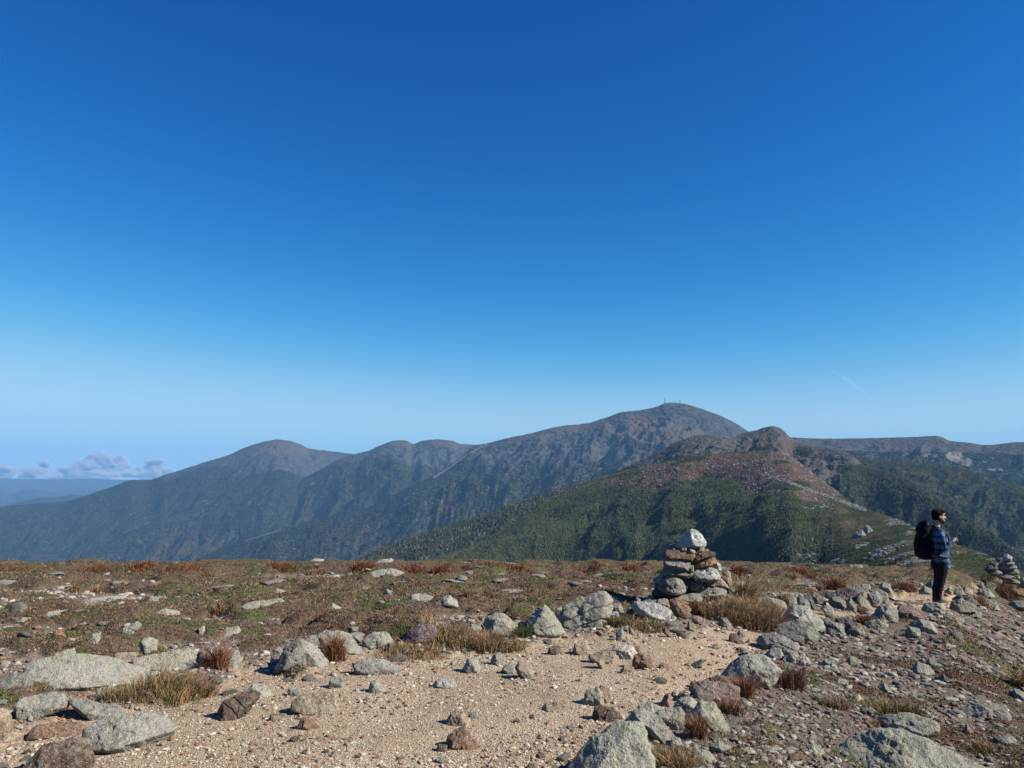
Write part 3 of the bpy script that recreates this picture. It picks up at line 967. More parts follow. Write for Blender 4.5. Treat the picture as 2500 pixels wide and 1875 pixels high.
def rock(name, pts, col='gr', lich=.5, lvl=4, thick=.8, seed=None, strata=0, sang=.5, rough=1.0, parent=None, D=None, dback=.38, label=None, cat=None, group=None, p=34, origin=None, topf=1.0):
    """pts: convex outline in photo pixels. The stone stands where its foot meets the ground and has its own depth."""
    P2 = np.array(pts, float)
    rock_count[0] += 1
    seed = seed if seed is not None else rock_count[0] * 13 + 5
    r = np.random.RandomState(seed)
    # convex hull, counter-clockwise in (x right, y up)
    q = sorted({(float(a), -float(b)) for a, b in P2})
    def half(pp):
        h = []
        for a in pp:
            while len(h) > 1 and (h[-1][0] - h[-2][0]) * (a[1] - h[-2][1]) - (h[-1][1] - h[-2][1]) * (a[0] - h[-2][0]) <= 0:
                h.pop()
            h.append(a)
        return h[:-1]
    H = np.array(half(q) + half(q[::-1]))
    cxp, cyp = (H[:, 0].min() + H[:, 0].max()) / 2, -(H[:, 1].min() + H[:, 1].max()) / 2
    w_px, h_px = np.ptp(H[:, 0]), np.ptp(H[:, 1])
    bot = -H[:, 1].min()
    if D is None:      # the foot is sunk into the soil
        lo = H[:, 1] < H[:, 1].min() + .45 * h_px
        H[lo, 1] -= .16 * h_px + 1.5
    if D is None:
        base = hitg(cxp, min(bot, 1990))
        dep0 = base[1] * CP + (base[2] - CAMZ) * SP
        bc = base - np.array([0, 0, CAMZ])
        gap = 937.5 - F * (bc[2] * CP - bc[1] * SP) / dep0 - bot      # a stone on the skyline is let down onto the ground
        if gap > 1.5:
            H[:, 1] -= gap - 1
            cyp += gap - 1
    else:
        dep0 = D
    wm, hm = w_px * dep0 / F, h_px * dep0 / F
    T = thick * (.60 * wm + .45 * hm)
    dist = dep0 + T * dback
    e2 = ray(cxp, cyp); e2 = e2 / np.linalg.norm(e2)
    L = dist / (e2[1] * CP + e2[2] * SP)
    e1 = np.cross(e2, (0, 0, 1)); e1 /= np.linalg.norm(e1)
    e3 = np.cross(e1, e2)
    C = np.array([0, 0, CAMZ]) + e2 * L
    uv = []
    for a, b in H:
        d = ray(a, -b)
        d = d / (d @ e2) * L
        uv.append((d @ e1, d @ e3))
    uv = np.array(uv)
    cen = uv.mean(0)
    uv = uv - cen
    C = C + e1 * cen[0] + e3 * cen[1]
    Nn, dd = [], []
    k = len(uv)
    for i in range(k):
        a, b = uv[i], uv[(i + 1) % k]
        ed = b - a
        ln = np.hypot(*ed)
        if ln < 1e-6: continue
        n = np.array([ed[1], -ed[0]]) / ln
        d = n @ a
        if d < 1e-4: d = 1e-4 + .02 * wm
        up = n[1]
        for sgn in (-1, 1):
            if sgn < 0:
                ph = math.radians(r.uniform(20, 42) + (18 * max(up, 0)) * topf - 12 * max(-up, 0))
            else:
                ph = math.radians(r.uniform(8, 35))
            Nn.append(math.cos(ph) * (n[0] * e1 + n[1] * e3) + sgn * math.sin(ph) * e2)
            dd.append(d * math.cos(ph) * (1.14 if parent else 1.22 if D is None else .98))
    for sgn, t in ((-1, r.uniform(.38, .5)), (1, .55)):
        j = r.uniform(-.35, .35, 2)
        n = sgn * e2 + j[0] * e1 + j[1] * e3
        n /= np.linalg.norm(n)
        Nn.append(n); dd.append(T * t)
    for _ in range(4):     # chamfers
        n = r.randn(3); n[1] = -abs(n[1]); n /= np.linalg.norm(n)
        s = np.array([(n @ e1) * wm * .5, (n @ e3) * hm * .5, (n @ e2) * T * .5])
        Nn.append(n); dd.append(np.linalg.norm(s) * r.uniform(1.0, 1.15))
    v, rad, f = star_rock(np.array(Nn), np.array(dd), lvl, p)
    size = (wm * hm * T) ** (1 / 3)
    sd = e3 * math.cos(sang) + e1 * math.sin(sang) + e2 * .25
    pos, seam = finish_rock(v, rad, f, size, seed, rough, strata, sd)
    cc = np.array(PAL[col]) * r.uniform(.9, 1.12) * (1 + .015 * r.randn(3))
    loc = C
    if origin is not None:
        loc = C - np.array(origin)
    o = mesh_obj(name, pos, f, m_rock, parent=parent, loc=loc, attrs=dict(lich=np.full(len(v), lich), seam=seam), color=tuple(np.clip(cc, 0, 1)))
    o['C_dist'] = float(L)
    del o['C_dist']
    tag(o, label, cat, group)
    return o, C, T


ZOOM = dict(A=(0, 1340, .32243), B=(600, 1340, .32243), C=(1200, 1340, .32243), D=(1800, 1340, .32243), E=(1500, 1240, .18083), G=(2150, 1220, .16876))


def zp(reg, flat):
    ox, oy, s = ZOOM[reg]
    return [(ox + flat[i] * s, oy + flat[i + 1] * s) for i in range(0, len(flat), 2)]


EDGE = 'boulders and stones lining the path'
PLAT = 'lichened rocks on the heath plateau'
INP = 'rocks bedded in the gravel path'
RUBB = 'rocks in the rubble field'
BY = 'stones around the foot of the near cairn'
# region, outline, colour, lichen, kind, group, label, options
ROCKS = [
 ('A', [230,1080,200,1020,255,940,280,880,420,835,680,820,830,845,1000,900,1100,940,1085,980,860,1030,640,1075], 'lg', .75, 'boulder', EDGE, 'long low grey-green boulder, largest at left, with orange grass growing against its right end', dict(lvl=5, thick=.7, rough=.45, seed=4242)),
 ('A', [130,1190,180,1145,380,1095,440,1105,500,1160,480,1200,200,1290,150,1250], 'lg', .55, 'boulder', EDGE, 'pale smooth wedge rock just below the largest left boulder', dict(lvl=5, thick=.6)),
 ('A', [215,1430,260,1370,300,1325,560,1320,640,1360,600,1410,470,1432,250,1437], 'ru', .1, 'boulder', EDGE, 'flat rust-brown slab lying near the lower left corner', dict(lvl=5, thick=.7)),
 ('A', [680,1400,700,1360,880,1270,1080,1255,1230,1290,1300,1360,1280,1400,1020,1500,880,1528,700,1480], 'gr', .8, 'boulder', EDGE, 'rounded lichen-crusted boulder with a rusty right side, standing in the sand at lower left', dict(lvl=5)),
 ('A', [200,1625,330,1520,560,1435,645,1450,690,1560,690,1720,280,1720], 'br', .45, 'boulder', EDGE, 'dark brown jagged rock cut off by the bottom edge at left', dict(lvl=5, rough=1.5)),
 ('A', [-90,1250,0,1225,60,1240,95,1310,70,1370,-20,1425,-90,1400], 'tn', .3, 'boulder', EDGE, 'tan rock half out of frame at the left edge, level with the rust slab', dict(lvl=4)),
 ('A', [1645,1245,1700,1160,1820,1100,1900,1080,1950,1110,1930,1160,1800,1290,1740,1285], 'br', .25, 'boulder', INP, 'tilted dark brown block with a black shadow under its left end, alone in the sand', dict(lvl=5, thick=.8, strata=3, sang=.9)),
 ('A', [1820,1090,1920,1030,2000,1040,2065,1090,2030,1130,1900,1125], 'lg', .8, 'boulder', INP, 'pale lichened rock touching the back of the tilted brown block', {}),
 ('A', [540,1160,620,1150,740,1180,920,1210,900,1250,770,1305,640,1250], 'gr', .5, 'boulder', EDGE, 'low broken grey rock below the orange grass, left part of the sand edge', dict(rough=1.5)),
 ('A', [1530,790,1600,745,1700,740,1790,775,1830,880,1800,895,1560,870], 'lg', .6, 'boulder', EDGE, 'pale rounded rock behind the red leaning grass tuft at left', dict(lvl=5)),
 ('A', [1000,880,1030,840,1170,810,1400,770,1500,800,1550,880,1500,925,1300,930], 'tn', .8, 'boulder', EDGE, 'long pinkish lichened rock behind the orange grass, right of the largest left boulder', dict(lvl=5)),
 ('A', [850,830,900,790,1030,790,1060,830,950,872,880,865], 'tn', .5, 'boulder', EDGE, 'small tan rock touching the top right of the largest left boulder', {}),
 ('A', [395,830,430,790,550,757,565,800,500,842], 'yg', .9, 'boulder', EDGE, 'yellow-green lichened rock behind the largest left boulder', {}),
 ('A', [-60,1000,110,948,210,950,240,1000,200,1052,-60,1065], 'gr', .4, 'boulder', EDGE, 'low grey rock at the left edge beside the largest left boulder', {}),
 ('A', [-60,1140,60,1105,120,1120,60,1172,-60,1185], 'gr', .5, 'stone', EDGE, 'small flat grey stone at the left edge, left of the pale wedge rock', {}),
 ('A', [-50,1450,40,1390,160,1400,180,1440,100,1470,-40,1480], 'tn', .2, 'stone', EDGE, 'low sandy tan stone between the left edge and the rust slab', {}),
 ('A', [1205,1475,1225,1455,1250,1460,1255,1480,1230,1492], 'tn', .0, 'stone', INP, 'tiny brown stone right of the lichen boulder with the rusty side', dict(lvl=3)),
 ('A', [1275,1440,1300,1420,1345,1425,1352,1442,1310,1450], 'or_', .0, 'stone', INP, 'small orange-brown stone in the sand at lower left', dict(lvl=3)),
 ('A', [2028,1295,2060,1260,2150,1253,2165,1290,2050,1302], 'tn', .1, 'stone', INP, 'rusty stone right of the tilted brown block, left of the split tan rock', {}),
 ('A', [640,388,740,370,920,356,1000,386,820,394], 'lg', 1, 'boulder', PLAT, 'long flat pale-green rock far left on the heath', dict(thick=.5)),
 ('A', [340,505,380,475,500,463,515,492], 'lg', 1, 'boulder', PLAT, 'flat pale-green rock on the heath in front of the long flat one at far left', dict(thick=.5)),
 ('A', [130,548,180,520,300,528,240,548], 'lg', 1, 'boulder', PLAT, 'flattest pale-green rock nearest the left edge of the heath', dict(thick=.5)),
 ('A', [1185,485,1250,456,1340,470,1398,512,1280,514], 'yg', .9, 'boulder', PLAT, 'domed yellow-green rock on the left heath', {}),
 ('A', [1790,450,1900,405,2110,378,2135,412,1950,450], 'yg', 1, 'boulder', PLAT, 'long low pale-green rock with a tan lower rim on the heath', dict(thick=.5)),
 ('A', [1110,392,1150,360,1200,370,1192,400], 'lg', .5, 'stone', PLAT, 'small upright grey rock on the left heath above the yellow-green dome', {}),
 ('A', [920,640,940,600,1030,553,1065,580,1010,650], 'gr', .8, 'boulder', PLAT, 'dark ribbed lichened rock amid the left heath, above the largest left boulder', dict(strata=4)),
 ('A', [1495,655,1505,605,1545,588,1555,655], 'lg', .5, 'stone', PLAT, 'upright pale grey rock beside a brown mat on the left heath', {}),
 ('A', [1580,668,1640,625,1700,618,1800,590,1820,650,1740,665], 'lg', .9, 'boulder', PLAT, 'pale lichened rock with a dark front, right of the upright grey rock', {}),
 ('A', [1060,720,1080,690,1130,678,1190,700,1180,745,1100,790,1080,770], 'lg', 1, 'boulder', PLAT, 'pale green crusted rock behind the long pinkish rock', {}),
 ('A', [640,720,700,655,760,635,755,690,690,730], 'lg', .8, 'boulder', PLAT, 'pale leaning rock among gravel above the largest left boulder', {}),
 ('A', [395,650,430,615,460,612,490,640,440,655], 'or_', .0, 'stone', PLAT, 'orange stone on the left heath gravel', dict(lvl=3)),
 ('A', [490,700,520,670,570,680,575,697], 'or_', .1, 'stone', PLAT, 'second smaller orange stone on the left heath gravel, nearer the boulder', dict(lvl=3)),
 ('A', [1240,715,1280,690,1340,692,1350,718], 'or_', .1, 'stone', PLAT, 'orange-tan stone in front of the brown mat, right of the crusted rock', dict(lvl=3)),
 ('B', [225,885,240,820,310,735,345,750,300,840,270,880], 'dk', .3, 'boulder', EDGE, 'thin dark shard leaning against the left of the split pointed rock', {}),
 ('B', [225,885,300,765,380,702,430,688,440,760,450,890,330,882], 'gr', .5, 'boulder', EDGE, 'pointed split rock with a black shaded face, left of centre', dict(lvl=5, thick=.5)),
 ('B', [430,690,540,760,612,812,600,862,500,882,445,890], 'lg', .6, 'boulder', EDGE, 'pale right half of the pointed split rock, left of centre', dict(lvl=5, thick=.8)),
 ('B', [440,700,500,660,560,663,575,720,540,752], 'lg', .5, 'boulder', EDGE, 'pale grey rock behind the pointed split rock', {}),
 ('B', [570,665,620,630,700,633,780,660,862,740,840,775,700,782,590,740], 'gr', 1, 'boulder', EDGE, 'rounded lichened boulder with rusty grass in front, right of the split rock', dict(lvl=5)),
 ('B', [790,650,850,630,900,650,940,690,880,712], 'gr', .8, 'boulder', EDGE, 'grey lichened rock wedged between two rounded boulders left of centre', {}),
 ('B', [900,690,980,635,1060,633,1092,690,1070,752,950,755,905,722], 'lg', .9, 'boulder', EDGE, 'round tan-speckled boulder left of the purple rock', dict(lvl=5)),
 ('B', [1162,725,1250,630,1300,600,1335,570,1420,588,1442,640,1420,682,1300,712], 'pu', .15, 'boulder', EDGE, 'purple-pink rock with a black shaded left side, near centre', dict(lvl=5)),
 ('B', [1395,605,1410,548,1500,558,1525,595], 'lg', .8, 'boulder', EDGE, 'flat grey-green rock right of the purple rock', {}),
 ('B', [1775,625,1830,530,1900,494,1960,510,2035,580,2020,645,1900,652], 'tn', .75, 'boulder', EDGE, 'pinkish peaked boulder above the orange grass at centre', dict(lvl=5)),
 ('B', [1655,615,1710,573,1780,578,1795,622], 'lg', .8, 'boulder', EDGE, 'low grey rock touching the left of the pinkish peaked boulder', {}),
 ('B', [2010,560,2050,545,2120,570,2170,620,2120,640,2040,610], 'lg', .8, 'boulder', EDGE, 'pale green flat rock touching the right of the pinkish peaked boulder', {}),
 ('B', [830,870,920,860,1000,836,1080,868,1150,888,1152,942,1040,958,900,952,850,915], 'lg', .55, 'boulder', INP, 'broad flat grey rock flush in the sand below the round boulders', dict(lvl=5)),
 ('B', [618,1052,650,980,720,968,752,1020,742,1055], 'gr', .6, 'stone', INP, 'small grey rock in the sand, left of three in a row', {}),
 ('B', [928,1088,950,1012,1000,998,1072,1050,1062,1088], 'gr', .7, 'stone', INP, 'triangular grey rock in the sand near centre left', {}),
 ('B', [305,1092,330,1060,400,1058,412,1097,340,1118], 'gr', .4, 'stone', INP, 'low grey rock behind the split tan rock in the sand', {}),
 ('B', [358,1252,370,1170,440,1112,560,1098,660,1108,692,1170,682,1232,600,1257,480,1257], 'tn', .35, 'boulder', INP, 'rusty split tan rock with a black shadow at its left, in the sand', dict(lvl=5)),
 ('B', [690,1152,720,1110,780,1103,822,1145,760,1162], 'tn', .4, 'stone', INP, 'low tan stone right of the split tan rock', {}),
 ('B', [172,1302,200,1260,280,1248,302,1282,240,1303], 'ru', .05, 'stone', INP, 'rust stone left of the split tan rock', {}),
 ('B', [383,1352,430,1290,480,1288,565,1342,500,1373], 'ru', .0, 'stone', INP, 'flat orange-tan stone in front of the split tan rock', {}),
 ('B', [78,1373,110,1335,160,1338,152,1377], 'tn', .2, 'stone', INP, 'small pale tan stone below the tilted brown block', dict(lvl=3)),
 ('B', [1415,1025,1460,985,1560,988,1595,1032,1500,1055], 'lg', .3, 'stone', INP, 'pale low stone near centre of the sand, with a thin shadow', {}),
 ('B', [1648,905,1690,838,1740,836,1792,910,1780,937,1680,935], 'tn', .9, 'boulder', INP, 'upright greenish tan rock in the sand at centre', {}),
 ('B', [1858,835,1890,783,1940,798,1962,872,1900,876], 'gr', .6, 'stone', INP, 'narrow grey rock right of the upright greenish rock', {}),
 ('B', [1520,1482,1540,1430,1610,1374,1660,1368,1752,1460,1740,1502,1680,1518,1610,1492], 'ru', .1, 'boulder', INP, 'tan-orange block with a black shadow, alone in the foreground gravel', dict(lvl=5)),
 ('B', [1438,1532,1460,1480,1520,1488,1522,1537], 'br', .1, 'stone', INP, 'brown stone left in front of the foreground tan-orange block', dict(lvl=3)),
 ('B', [1540,1524,1560,1480,1600,1488,1612,1527], 'tn', .0, 'stone', INP, 'small tan stone touching the front of the foreground tan-orange block', dict(lvl=3)),
 ('B', [1515,1318,1560,1240,1640,1232,1705,1312,1620,1335], 'tn', .2, 'stone', INP, 'worn pale rock almost buried in the gravel above the tan-orange block', {}),
 ('B', [1690,1245,1750,1228,1765,1280,1700,1284], 'gr', .2, 'stone', INP, 'greyish stone right of the almost buried pale rock', dict(lvl=3)),
 ('B', [620,1560,680,1530,770,1550,700,1580], 'tn', .1, 'stone', INP, 'flat sandy stone nearly flush with the foreground gravel', dict(lvl=3)),
 ('B', [1430,1600,1480,1575,1530,1600,1480,1625], 'gr', .2, 'stone', INP, 'low grey stone near the bottom edge, centre', dict(lvl=3)),
 ('B', [190,1270,200,1250,215,1250,225,1268], 'br', .1, 'stone', INP, 'dark pebble-like stone touching the rust stone at left centre', dict(lvl=3)),
 ('B', [925,212,960,180,1060,153,1130,158,1235,197,1212,216], 'lg', .8, 'boulder', PLAT, 'largest grey boulder out on the heath, centre left', dict(lvl=5)),
 ('B', [970,104,1040,80,1090,74,1165,104], 'cr', .9, 'boulder', PLAT, 'whitish boulder on the skyline above the heath grey boulder', {}),
 ('B', [480,92,520,75,580,77,605,95], 'cr', .9, 'boulder', PLAT, 'pale low rock on the heath skyline, left of the whitish boulder', {}),
 ('B', [175,325,240,303,302,320,240,338], 'lg', 1, 'boulder', PLAT, 'pale green flat rock on the middle heath at left', {}),
 ('B', [630,438,660,413,722,437,660,455], 'lg', .9, 'stone', PLAT, 'small pale rock between dark mats, left of centre', {}),
 ('B', [1225,390,1260,343,1330,340,1410,362,1400,395], 'lg', .7, 'boulder', PLAT, 'angular pale rock among mats above the purple rock', dict(rough=1.4)),
 ('B', [1400,425,1500,400,1530,358,1585,390,1600,420,1560,436], 'lg', .8, 'boulder', PLAT, 'pale broken rock right of the angular pale rock on the heath', dict(rough=1.5)),
 ('B', [1045,345,1070,308,1110,320,1102,345], 'lg', .5, 'stone', PLAT, 'small whitish rock on the middle heath near red leaves', {}),
 ('B', [790,620,800,590,850,595,850,630], 'lg', .5, 'stone', PLAT, 'small pale upright rock just above the wedged grey rock', {}),
 ('C', [488,505,560,440,680,380,840,343,888,400,892,470,790,592,720,608,600,582,540,545], 'gr', .75, 'boulder', EDGE, 'big grey-green slab with dark seams, tilted, left of the near cairn', dict(lvl=5, strata=3.2, sang=-.35, thick=.6)),
 ('C', [285,552,340,500,400,443,460,490,545,592,480,622,400,668,320,612], 'gr', 1, 'boulder', EDGE, 'peaked lichen boulder left of the big seamed slab', dict(lvl=5)),
 ('C', [888,450,900,418,970,420,1002,480,992,512,920,482], 'dk', .7, 'boulder', EDGE, 'dark lichened block right of the big seamed slab', {}),
 ('C', [895,482,950,478,992,530,982,552,920,532], 'wh', .0, 'stone', EDGE, 'white stone between the big seamed slab and the white-pink rock', {}),
 ('C', [1068,430,1110,403,1240,420,1348,470,1330,512,1290,527,1130,482], 'wh', .15, 'boulder', BY, 'white and pink oblong rock in front of the near cairn', dict(lvl=5)),
 ('C', [1348,402,1410,384,1502,460,1462,532,1430,524,1370,460], 'ru', .0, 'boulder', BY, 'red-brown block leaning in front of the near cairn', dict(lvl=5, p=30)),
 ('C', [1018,482,1040,443,1080,460,1082,502], 'gr', .5, 'stone', BY, 'small grey stone left of the white-pink oblong rock', {}),
 ('C', [1078,412,1085,375,1120,370,1135,410], 'gr', .5, 'stone', BY, 'small dark stone behind the white-pink oblong rock', {}),
 ('C', [1475,605,1500,558,1540,578,1555,622,1500,626], 'tn', .1, 'stone', EDGE, 'tan stone at the sand edge below the red-brown block', {}),
 ('C', [1508,524,1540,508,1612,530,1612,572,1560,568], 'pk', .1, 'stone', EDGE, 'pinkish flat stone below the near cairn, at the grass edge', {}),
 ('C', [1728,582,1740,528,1780,528,1832,592,1812,614], 'gr', .3, 'stone', EDGE, 'ribbed grey stone at the foot of the big straw-coloured grass clump', dict(strata=3)),
 ('C', [1990,545,2000,520,2040,530,2045,560], 'cr', .0, 'stone', EDGE, 'small cream stone at the sand edge right of the straw-coloured grass', dict(lvl=3)),
 ('C', [2110,545,2120,490,2160,500,2180,545,2150,560], 'tn', .2, 'stone', EDGE, 'tan stone at the sand edge left of the light grey rocks', dict(lvl=3)),
 ('C', [943,684,950,620,990,598,1002,652,980,694], 'lg', .5, 'stone', EDGE, 'standing pale stone at the sand edge below the big seamed slab', {}),
 ('C', [1040,630,1050,585,1085,630,1080,650], 'gr', .4, 'stone', EDGE, 'thin grey shard right of the standing pale stone', dict(lvl=3)),
 ('C', [1298,624,1320,598,1392,672,1350,664], 'ru', .2, 'stone', EDGE, 'leaning rusty shard at the sand edge below the cairn', {}),
 ('C', [1165,612,1190,578,1232,610,1212,634], 'tn', .5, 'stone', EDGE, 'small tan stone between the two shards at the sand edge', dict(lvl=3)),
 ('C', [1640,740,1700,720,1740,740,1690,760], 'tn', .1, 'stone', INP, 'low pale stone flush in the far sand', dict(lvl=3)),
 ('C', [618,772,640,723,720,728,762,780,700,804], 'tn', .1, 'boulder', INP, 'rusty tan rock, leftmost of the cluster in mid path', {}),
 ('C', [418,794,450,738,510,738,522,787,460,804], 'br', .1, 'stone', INP, 'brown rock with a shaded face in the sand left of the mid-path cluster', {}),
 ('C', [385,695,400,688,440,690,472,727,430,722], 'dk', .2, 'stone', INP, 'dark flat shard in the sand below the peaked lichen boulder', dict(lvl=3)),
 ('C', [728,812,850,778,930,788,965,862,880,868,800,854], 'tn', .5, 'boulder', INP, 'greenish tan flat rock in the middle of the mid-path cluster', {}),
 ('C', [868,772,950,733,1060,738,1105,800,1060,836,950,824], 'cr', .2, 'boulder', INP, 'cream-edged flat rock at the back of the mid-path cluster', dict(thick=.6)),
 ('C', [1060,745,1120,738,1128,767,1080,778], 'ru', .0, 'stone', INP, 'small rust slab at the back right of the mid-path cluster', dict(lvl=3)),
 ('C', [1066,894,1090,810,1140,793,1202,830,1222,892,1120,914], 'ru', .05, 'boulder', INP, 'red-brown upright block at the right of the mid-path cluster', dict(lvl=5, p=28)),
 ('C', [775,840,830,828,882,902,840,908], 'tn', .4, 'stone', INP, 'long tan stone in front of the greenish tan flat rock', {}),
 ('C', [975,924,1010,883,1072,900,1062,944], 'tn', .2, 'stone', INP, 'tan stone in front of the red-brown upright block', {}),
 ('C', [1268,884,1300,863,1352,890,1320,908], 'ru', .0, 'stone', INP, 'small rust stone right of the red-brown upright block', dict(lvl=3)),
 ('C', [1508,898,1520,868,1590,843,1592,882,1530,903], 'dk', .1, 'stone', INP, 'dark wedge stone alone in the sand toward the right', {}),
 ('C', [1795,705,1810,648,1850,648,1912,702,1880,714], 'br', .1, 'stone', INP, 'brown angular stone in the sand near the light grey rocks', {}),
 ('C', [1845,660,1880,613,1922,640,1900,682], 'gr', .3, 'stone', INP, 'grey stone touching the brown angular stone', {}),
 ('C', [1740,828,1755,805,1790,812,1785,830], 'tn', .1, 'stone', INP, 'single small tan stone in the sand left of the large light boulder', dict(lvl=3)),
 ('C', [187,905,220,863,290,888,322,962,280,988,210,933], 'tn', .5, 'boulder', INP, 'tan leaning slab in the sand, centre', {}),
 ('C', [80,910,120,880,170,885,200,930,140,950], 'gr', .5, 'stone', INP, 'grey rock just left of the tan leaning slab', {}),
 ('C', [685,1155,730,1080,800,1058,835,1100,842,1172,760,1184], 'tn', .5, 'boulder', INP, 'crumbling tan rock with a green tuft, in the right part of the sand', dict(rough=1.6)),
 ('C', [785,1085,830,1038,880,1068,918,1150,880,1173,830,1120], 'pk', .1, 'boulder', INP, 'pinkish slab leaning on the crumbling tan rock', {}),
 ('C', [775,1275,790,1198,850,1188,965,1250,950,1295,850,1304], 'br', .05, 'boulder', INP, 'red-brown rough block in front of the crumbling tan rock', dict(lvl=5, rough=1.4)),
 ('C', [365,1225,420,1168,520,1163,565,1200,540,1233], 'tn', .15, 'boulder', INP, 'low pale rock in the foreground sand, left of the red-brown rough block', {}),
 ('C', [278,1289,290,1258,320,1258,328,1293], 'br', .0, 'stone', INP, 'small brown stone at the left of the low pale rock', dict(lvl=3)),
 ('C', [905,1175,920,1145,935,1175], 'ru', .0, 'stone', INP, 'tiny rust stone right of the pinkish slab', dict(lvl=3)),
 ('C', [395,1465,420,1438,450,1455,440,1475], 'gr', .1, 'stone', INP, 'grey pebble in the sand left of the big foreground boulder', dict(lvl=3)),
 ('C', [255,1670,290,1625,340,1625,375,1670], 'tn', .1, 'stone', INP, 'tan stone at the bottom edge left of the big foreground boulder', dict(lvl=3)),
 ('C', [1495,1115,1540,1038,1600,1008,1740,1018,1852,1060,1830,1112,1750,1184,1600,1163], 'pk', .55, 'boulder', EDGE, 'grey-pink rounded boulder on the right path edge, dark at its left', dict(lvl=5)),
 ('C', [1640,1002,1700,968,1760,963,1852,990,1882,1040,1750,1022], 'ru', .2, 'boulder', EDGE, 'rust-brown flat rock behind the grey-pink boulder', {}),
 ('C', [1748,948,1830,880,1950,813,2040,828,2132,830,2175,930,2100,1005,2030,1038,1900,1012,1800,962], 'lg', .7, 'boulder', EDGE, 'large pale grey boulder on the right path edge, lichen speckled', dict(lvl=5)),
 ('C', [1256,1192,1320,1108,1350,1098,1372,1160,1360,1194], 'pk', .05, 'stone', EDGE, 'pink pointed stone among the right edge boulders', {}),
 ('C', [1385,1145,1430,1088,1500,1078,1504,1133], 'ru', .4, 'stone', EDGE, 'rusty stone tucked left of the grey-pink boulder', {}),
 ('C', [1368,1212,1420,1148,1500,1133,1552,1170,1565,1222,1500,1264,1400,1233], 'lg', .9, 'boulder', EDGE, 'lichened rock below the grey-pink boulder', dict(lvl=5)),
 ('C', [1236,1272,1300,1218,1420,1208,1515,1300,1465,1372,1340,1344], 'gr', .8, 'boulder', EDGE, 'dark-fronted lichened boulder in the right edge chain', dict(lvl=5)),
 ('C', [1540,1232,1600,1168,1690,1188,1782,1300,1805,1362,1700,1374,1580,1294], 'tn', .95, 'boulder', EDGE, 'broad tan-green boulder with rusty grass at its left', dict(lvl=5)),
 ('C', [1095,1235,1130,1178,1200,1163,1285,1210,1200,1264], 'lg', .9, 'boulder', EDGE, 'pale lichened rock behind the speckled narrow boulder', {}),
 ('C', [1070,1292,1100,1233,1180,1233,1272,1280,1384,1400,1350,1442,1290,1468,1200,1402,1100,1334], 'gr', .6, 'boulder', EDGE, 'speckled narrow grey boulder sloping down to the right, behind the big foreground one', dict(lvl=5)),
 ('C', [992,1322,1040,1268,1080,1258,1082,1332,1020,1344], 'gr', .3, 'stone', EDGE, 'small grey rock left of the speckled narrow boulder', {}),
 ('C', [510,1690,600,1580,760,1455,960,1348,1080,1338,1150,1358,1172,1400,1180,1760,520,1760], 'lg', 1.3, 'boulder', EDGE, 'big pale foreground boulder with bright green lichen, cut by the bottom edge', dict(lvl=6, thick=.55)),
 ('C', [780,1420,800,1395,900,1330,960,1313,982,1340,900,1395,850,1442], 'lg', .2, 'boulder', EDGE, 'white-streaked rock behind the big foreground boulder', {}),
 ('C', [1346,1484,1370,1428,1420,1438,1442,1480,1400,1499], 'gr', .8, 'stone', RUBB, 'rounded grey stone right of the big foreground boulder', {}),
 ('C', [1655,1495,1720,1458,1810,1498,1745,1545], 'yg', 1, 'stone', RUBB, 'pale green flat stone in the near rubble', {}),
 ('C', [1505,1565,1560,1528,1640,1538,1705,1600,1620,1625], 'gr', .9, 'boulder', RUBB, 'flat grey-green rock low in the near rubble', {}),
 ('C', [1880,1520,1960,1503,2005,1540,1920,1556], 'yg', 1, 'stone', RUBB, 'pale green flush stone in the near rubble, right of the flat grey-green rock', {}),
 ('C', [1450,1640,1530,1605,1600,1650,1540,1690], 'lg', .8, 'stone', RUBB, 'flush pale stone at the bottom edge right of the big foreground boulder', {}),
 ('D', [355,555,380,488,440,438,520,448,642,530,658,572,600,604,480,563], 'lg', .3, 'boulder', EDGE, 'smooth light grey boulder, topmost of the bend in the right edge chain', dict(lvl=5)),
 ('D', [305,612,330,578,470,548,560,568,634,682,540,694,440,633], 'gr', .5, 'boulder', EDGE, 'speckled boulder with a large shaded face below the smooth light grey one', dict(lvl=5)),
 ('D', [166,692,200,653,300,638,402,700,380,724,200,753], 'gr', .4, 'boulder', EDGE, 'flat grey rock jutting into the sand below the speckled boulder', dict(lvl=5)),
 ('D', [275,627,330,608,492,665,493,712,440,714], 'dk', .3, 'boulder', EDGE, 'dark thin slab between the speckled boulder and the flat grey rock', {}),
 ('D', [245,744,330,708,440,703,464,740,430,784,330,794], 'lg', .5, 'boulder', EDGE, 'pale ribbed rock below the flat grey rock', dict(strata=3)),
 ('D', [195,805,260,758,320,758,348,800,300,834], 'lg', .5, 'stone', EDGE, 'pale rounded rock touching the top of the large pale grey boulder', {}),
 ('D', [376,845,400,788,500,788,554,850,500,884], 'cr', .5, 'boulder', EDGE, 'cream rough rock at the right of the edge chain, below red leaves', dict(rough=1.5)),
 ('D', [666,565,720,548,800,588,804,652,760,668,690,644], 'lg', .6, 'boulder', EDGE, 'grey cracked rock right of the speckled boulder', dict(strata=2)),
 ('D', [745,550,760,528,850,528,882,560,820,582], 'dk', .1, 'stone', EDGE, 'dark brown rock behind the grey cracked rock', {}),
 ('D', [796,615,860,558,920,558,958,622,900,658,830,644], 'br', .5, 'boulder', EDGE, 'brown-grey sloping rock right of the grey cracked rock', {}),
 ('D', [1005,514,1080,438,1150,423,1198,470,1203,532,1130,554,1060,533], 'gr', .9, 'boulder', EDGE, 'domed lichen boulder where the sand narrows, left of the pink rock', dict(lvl=5)),
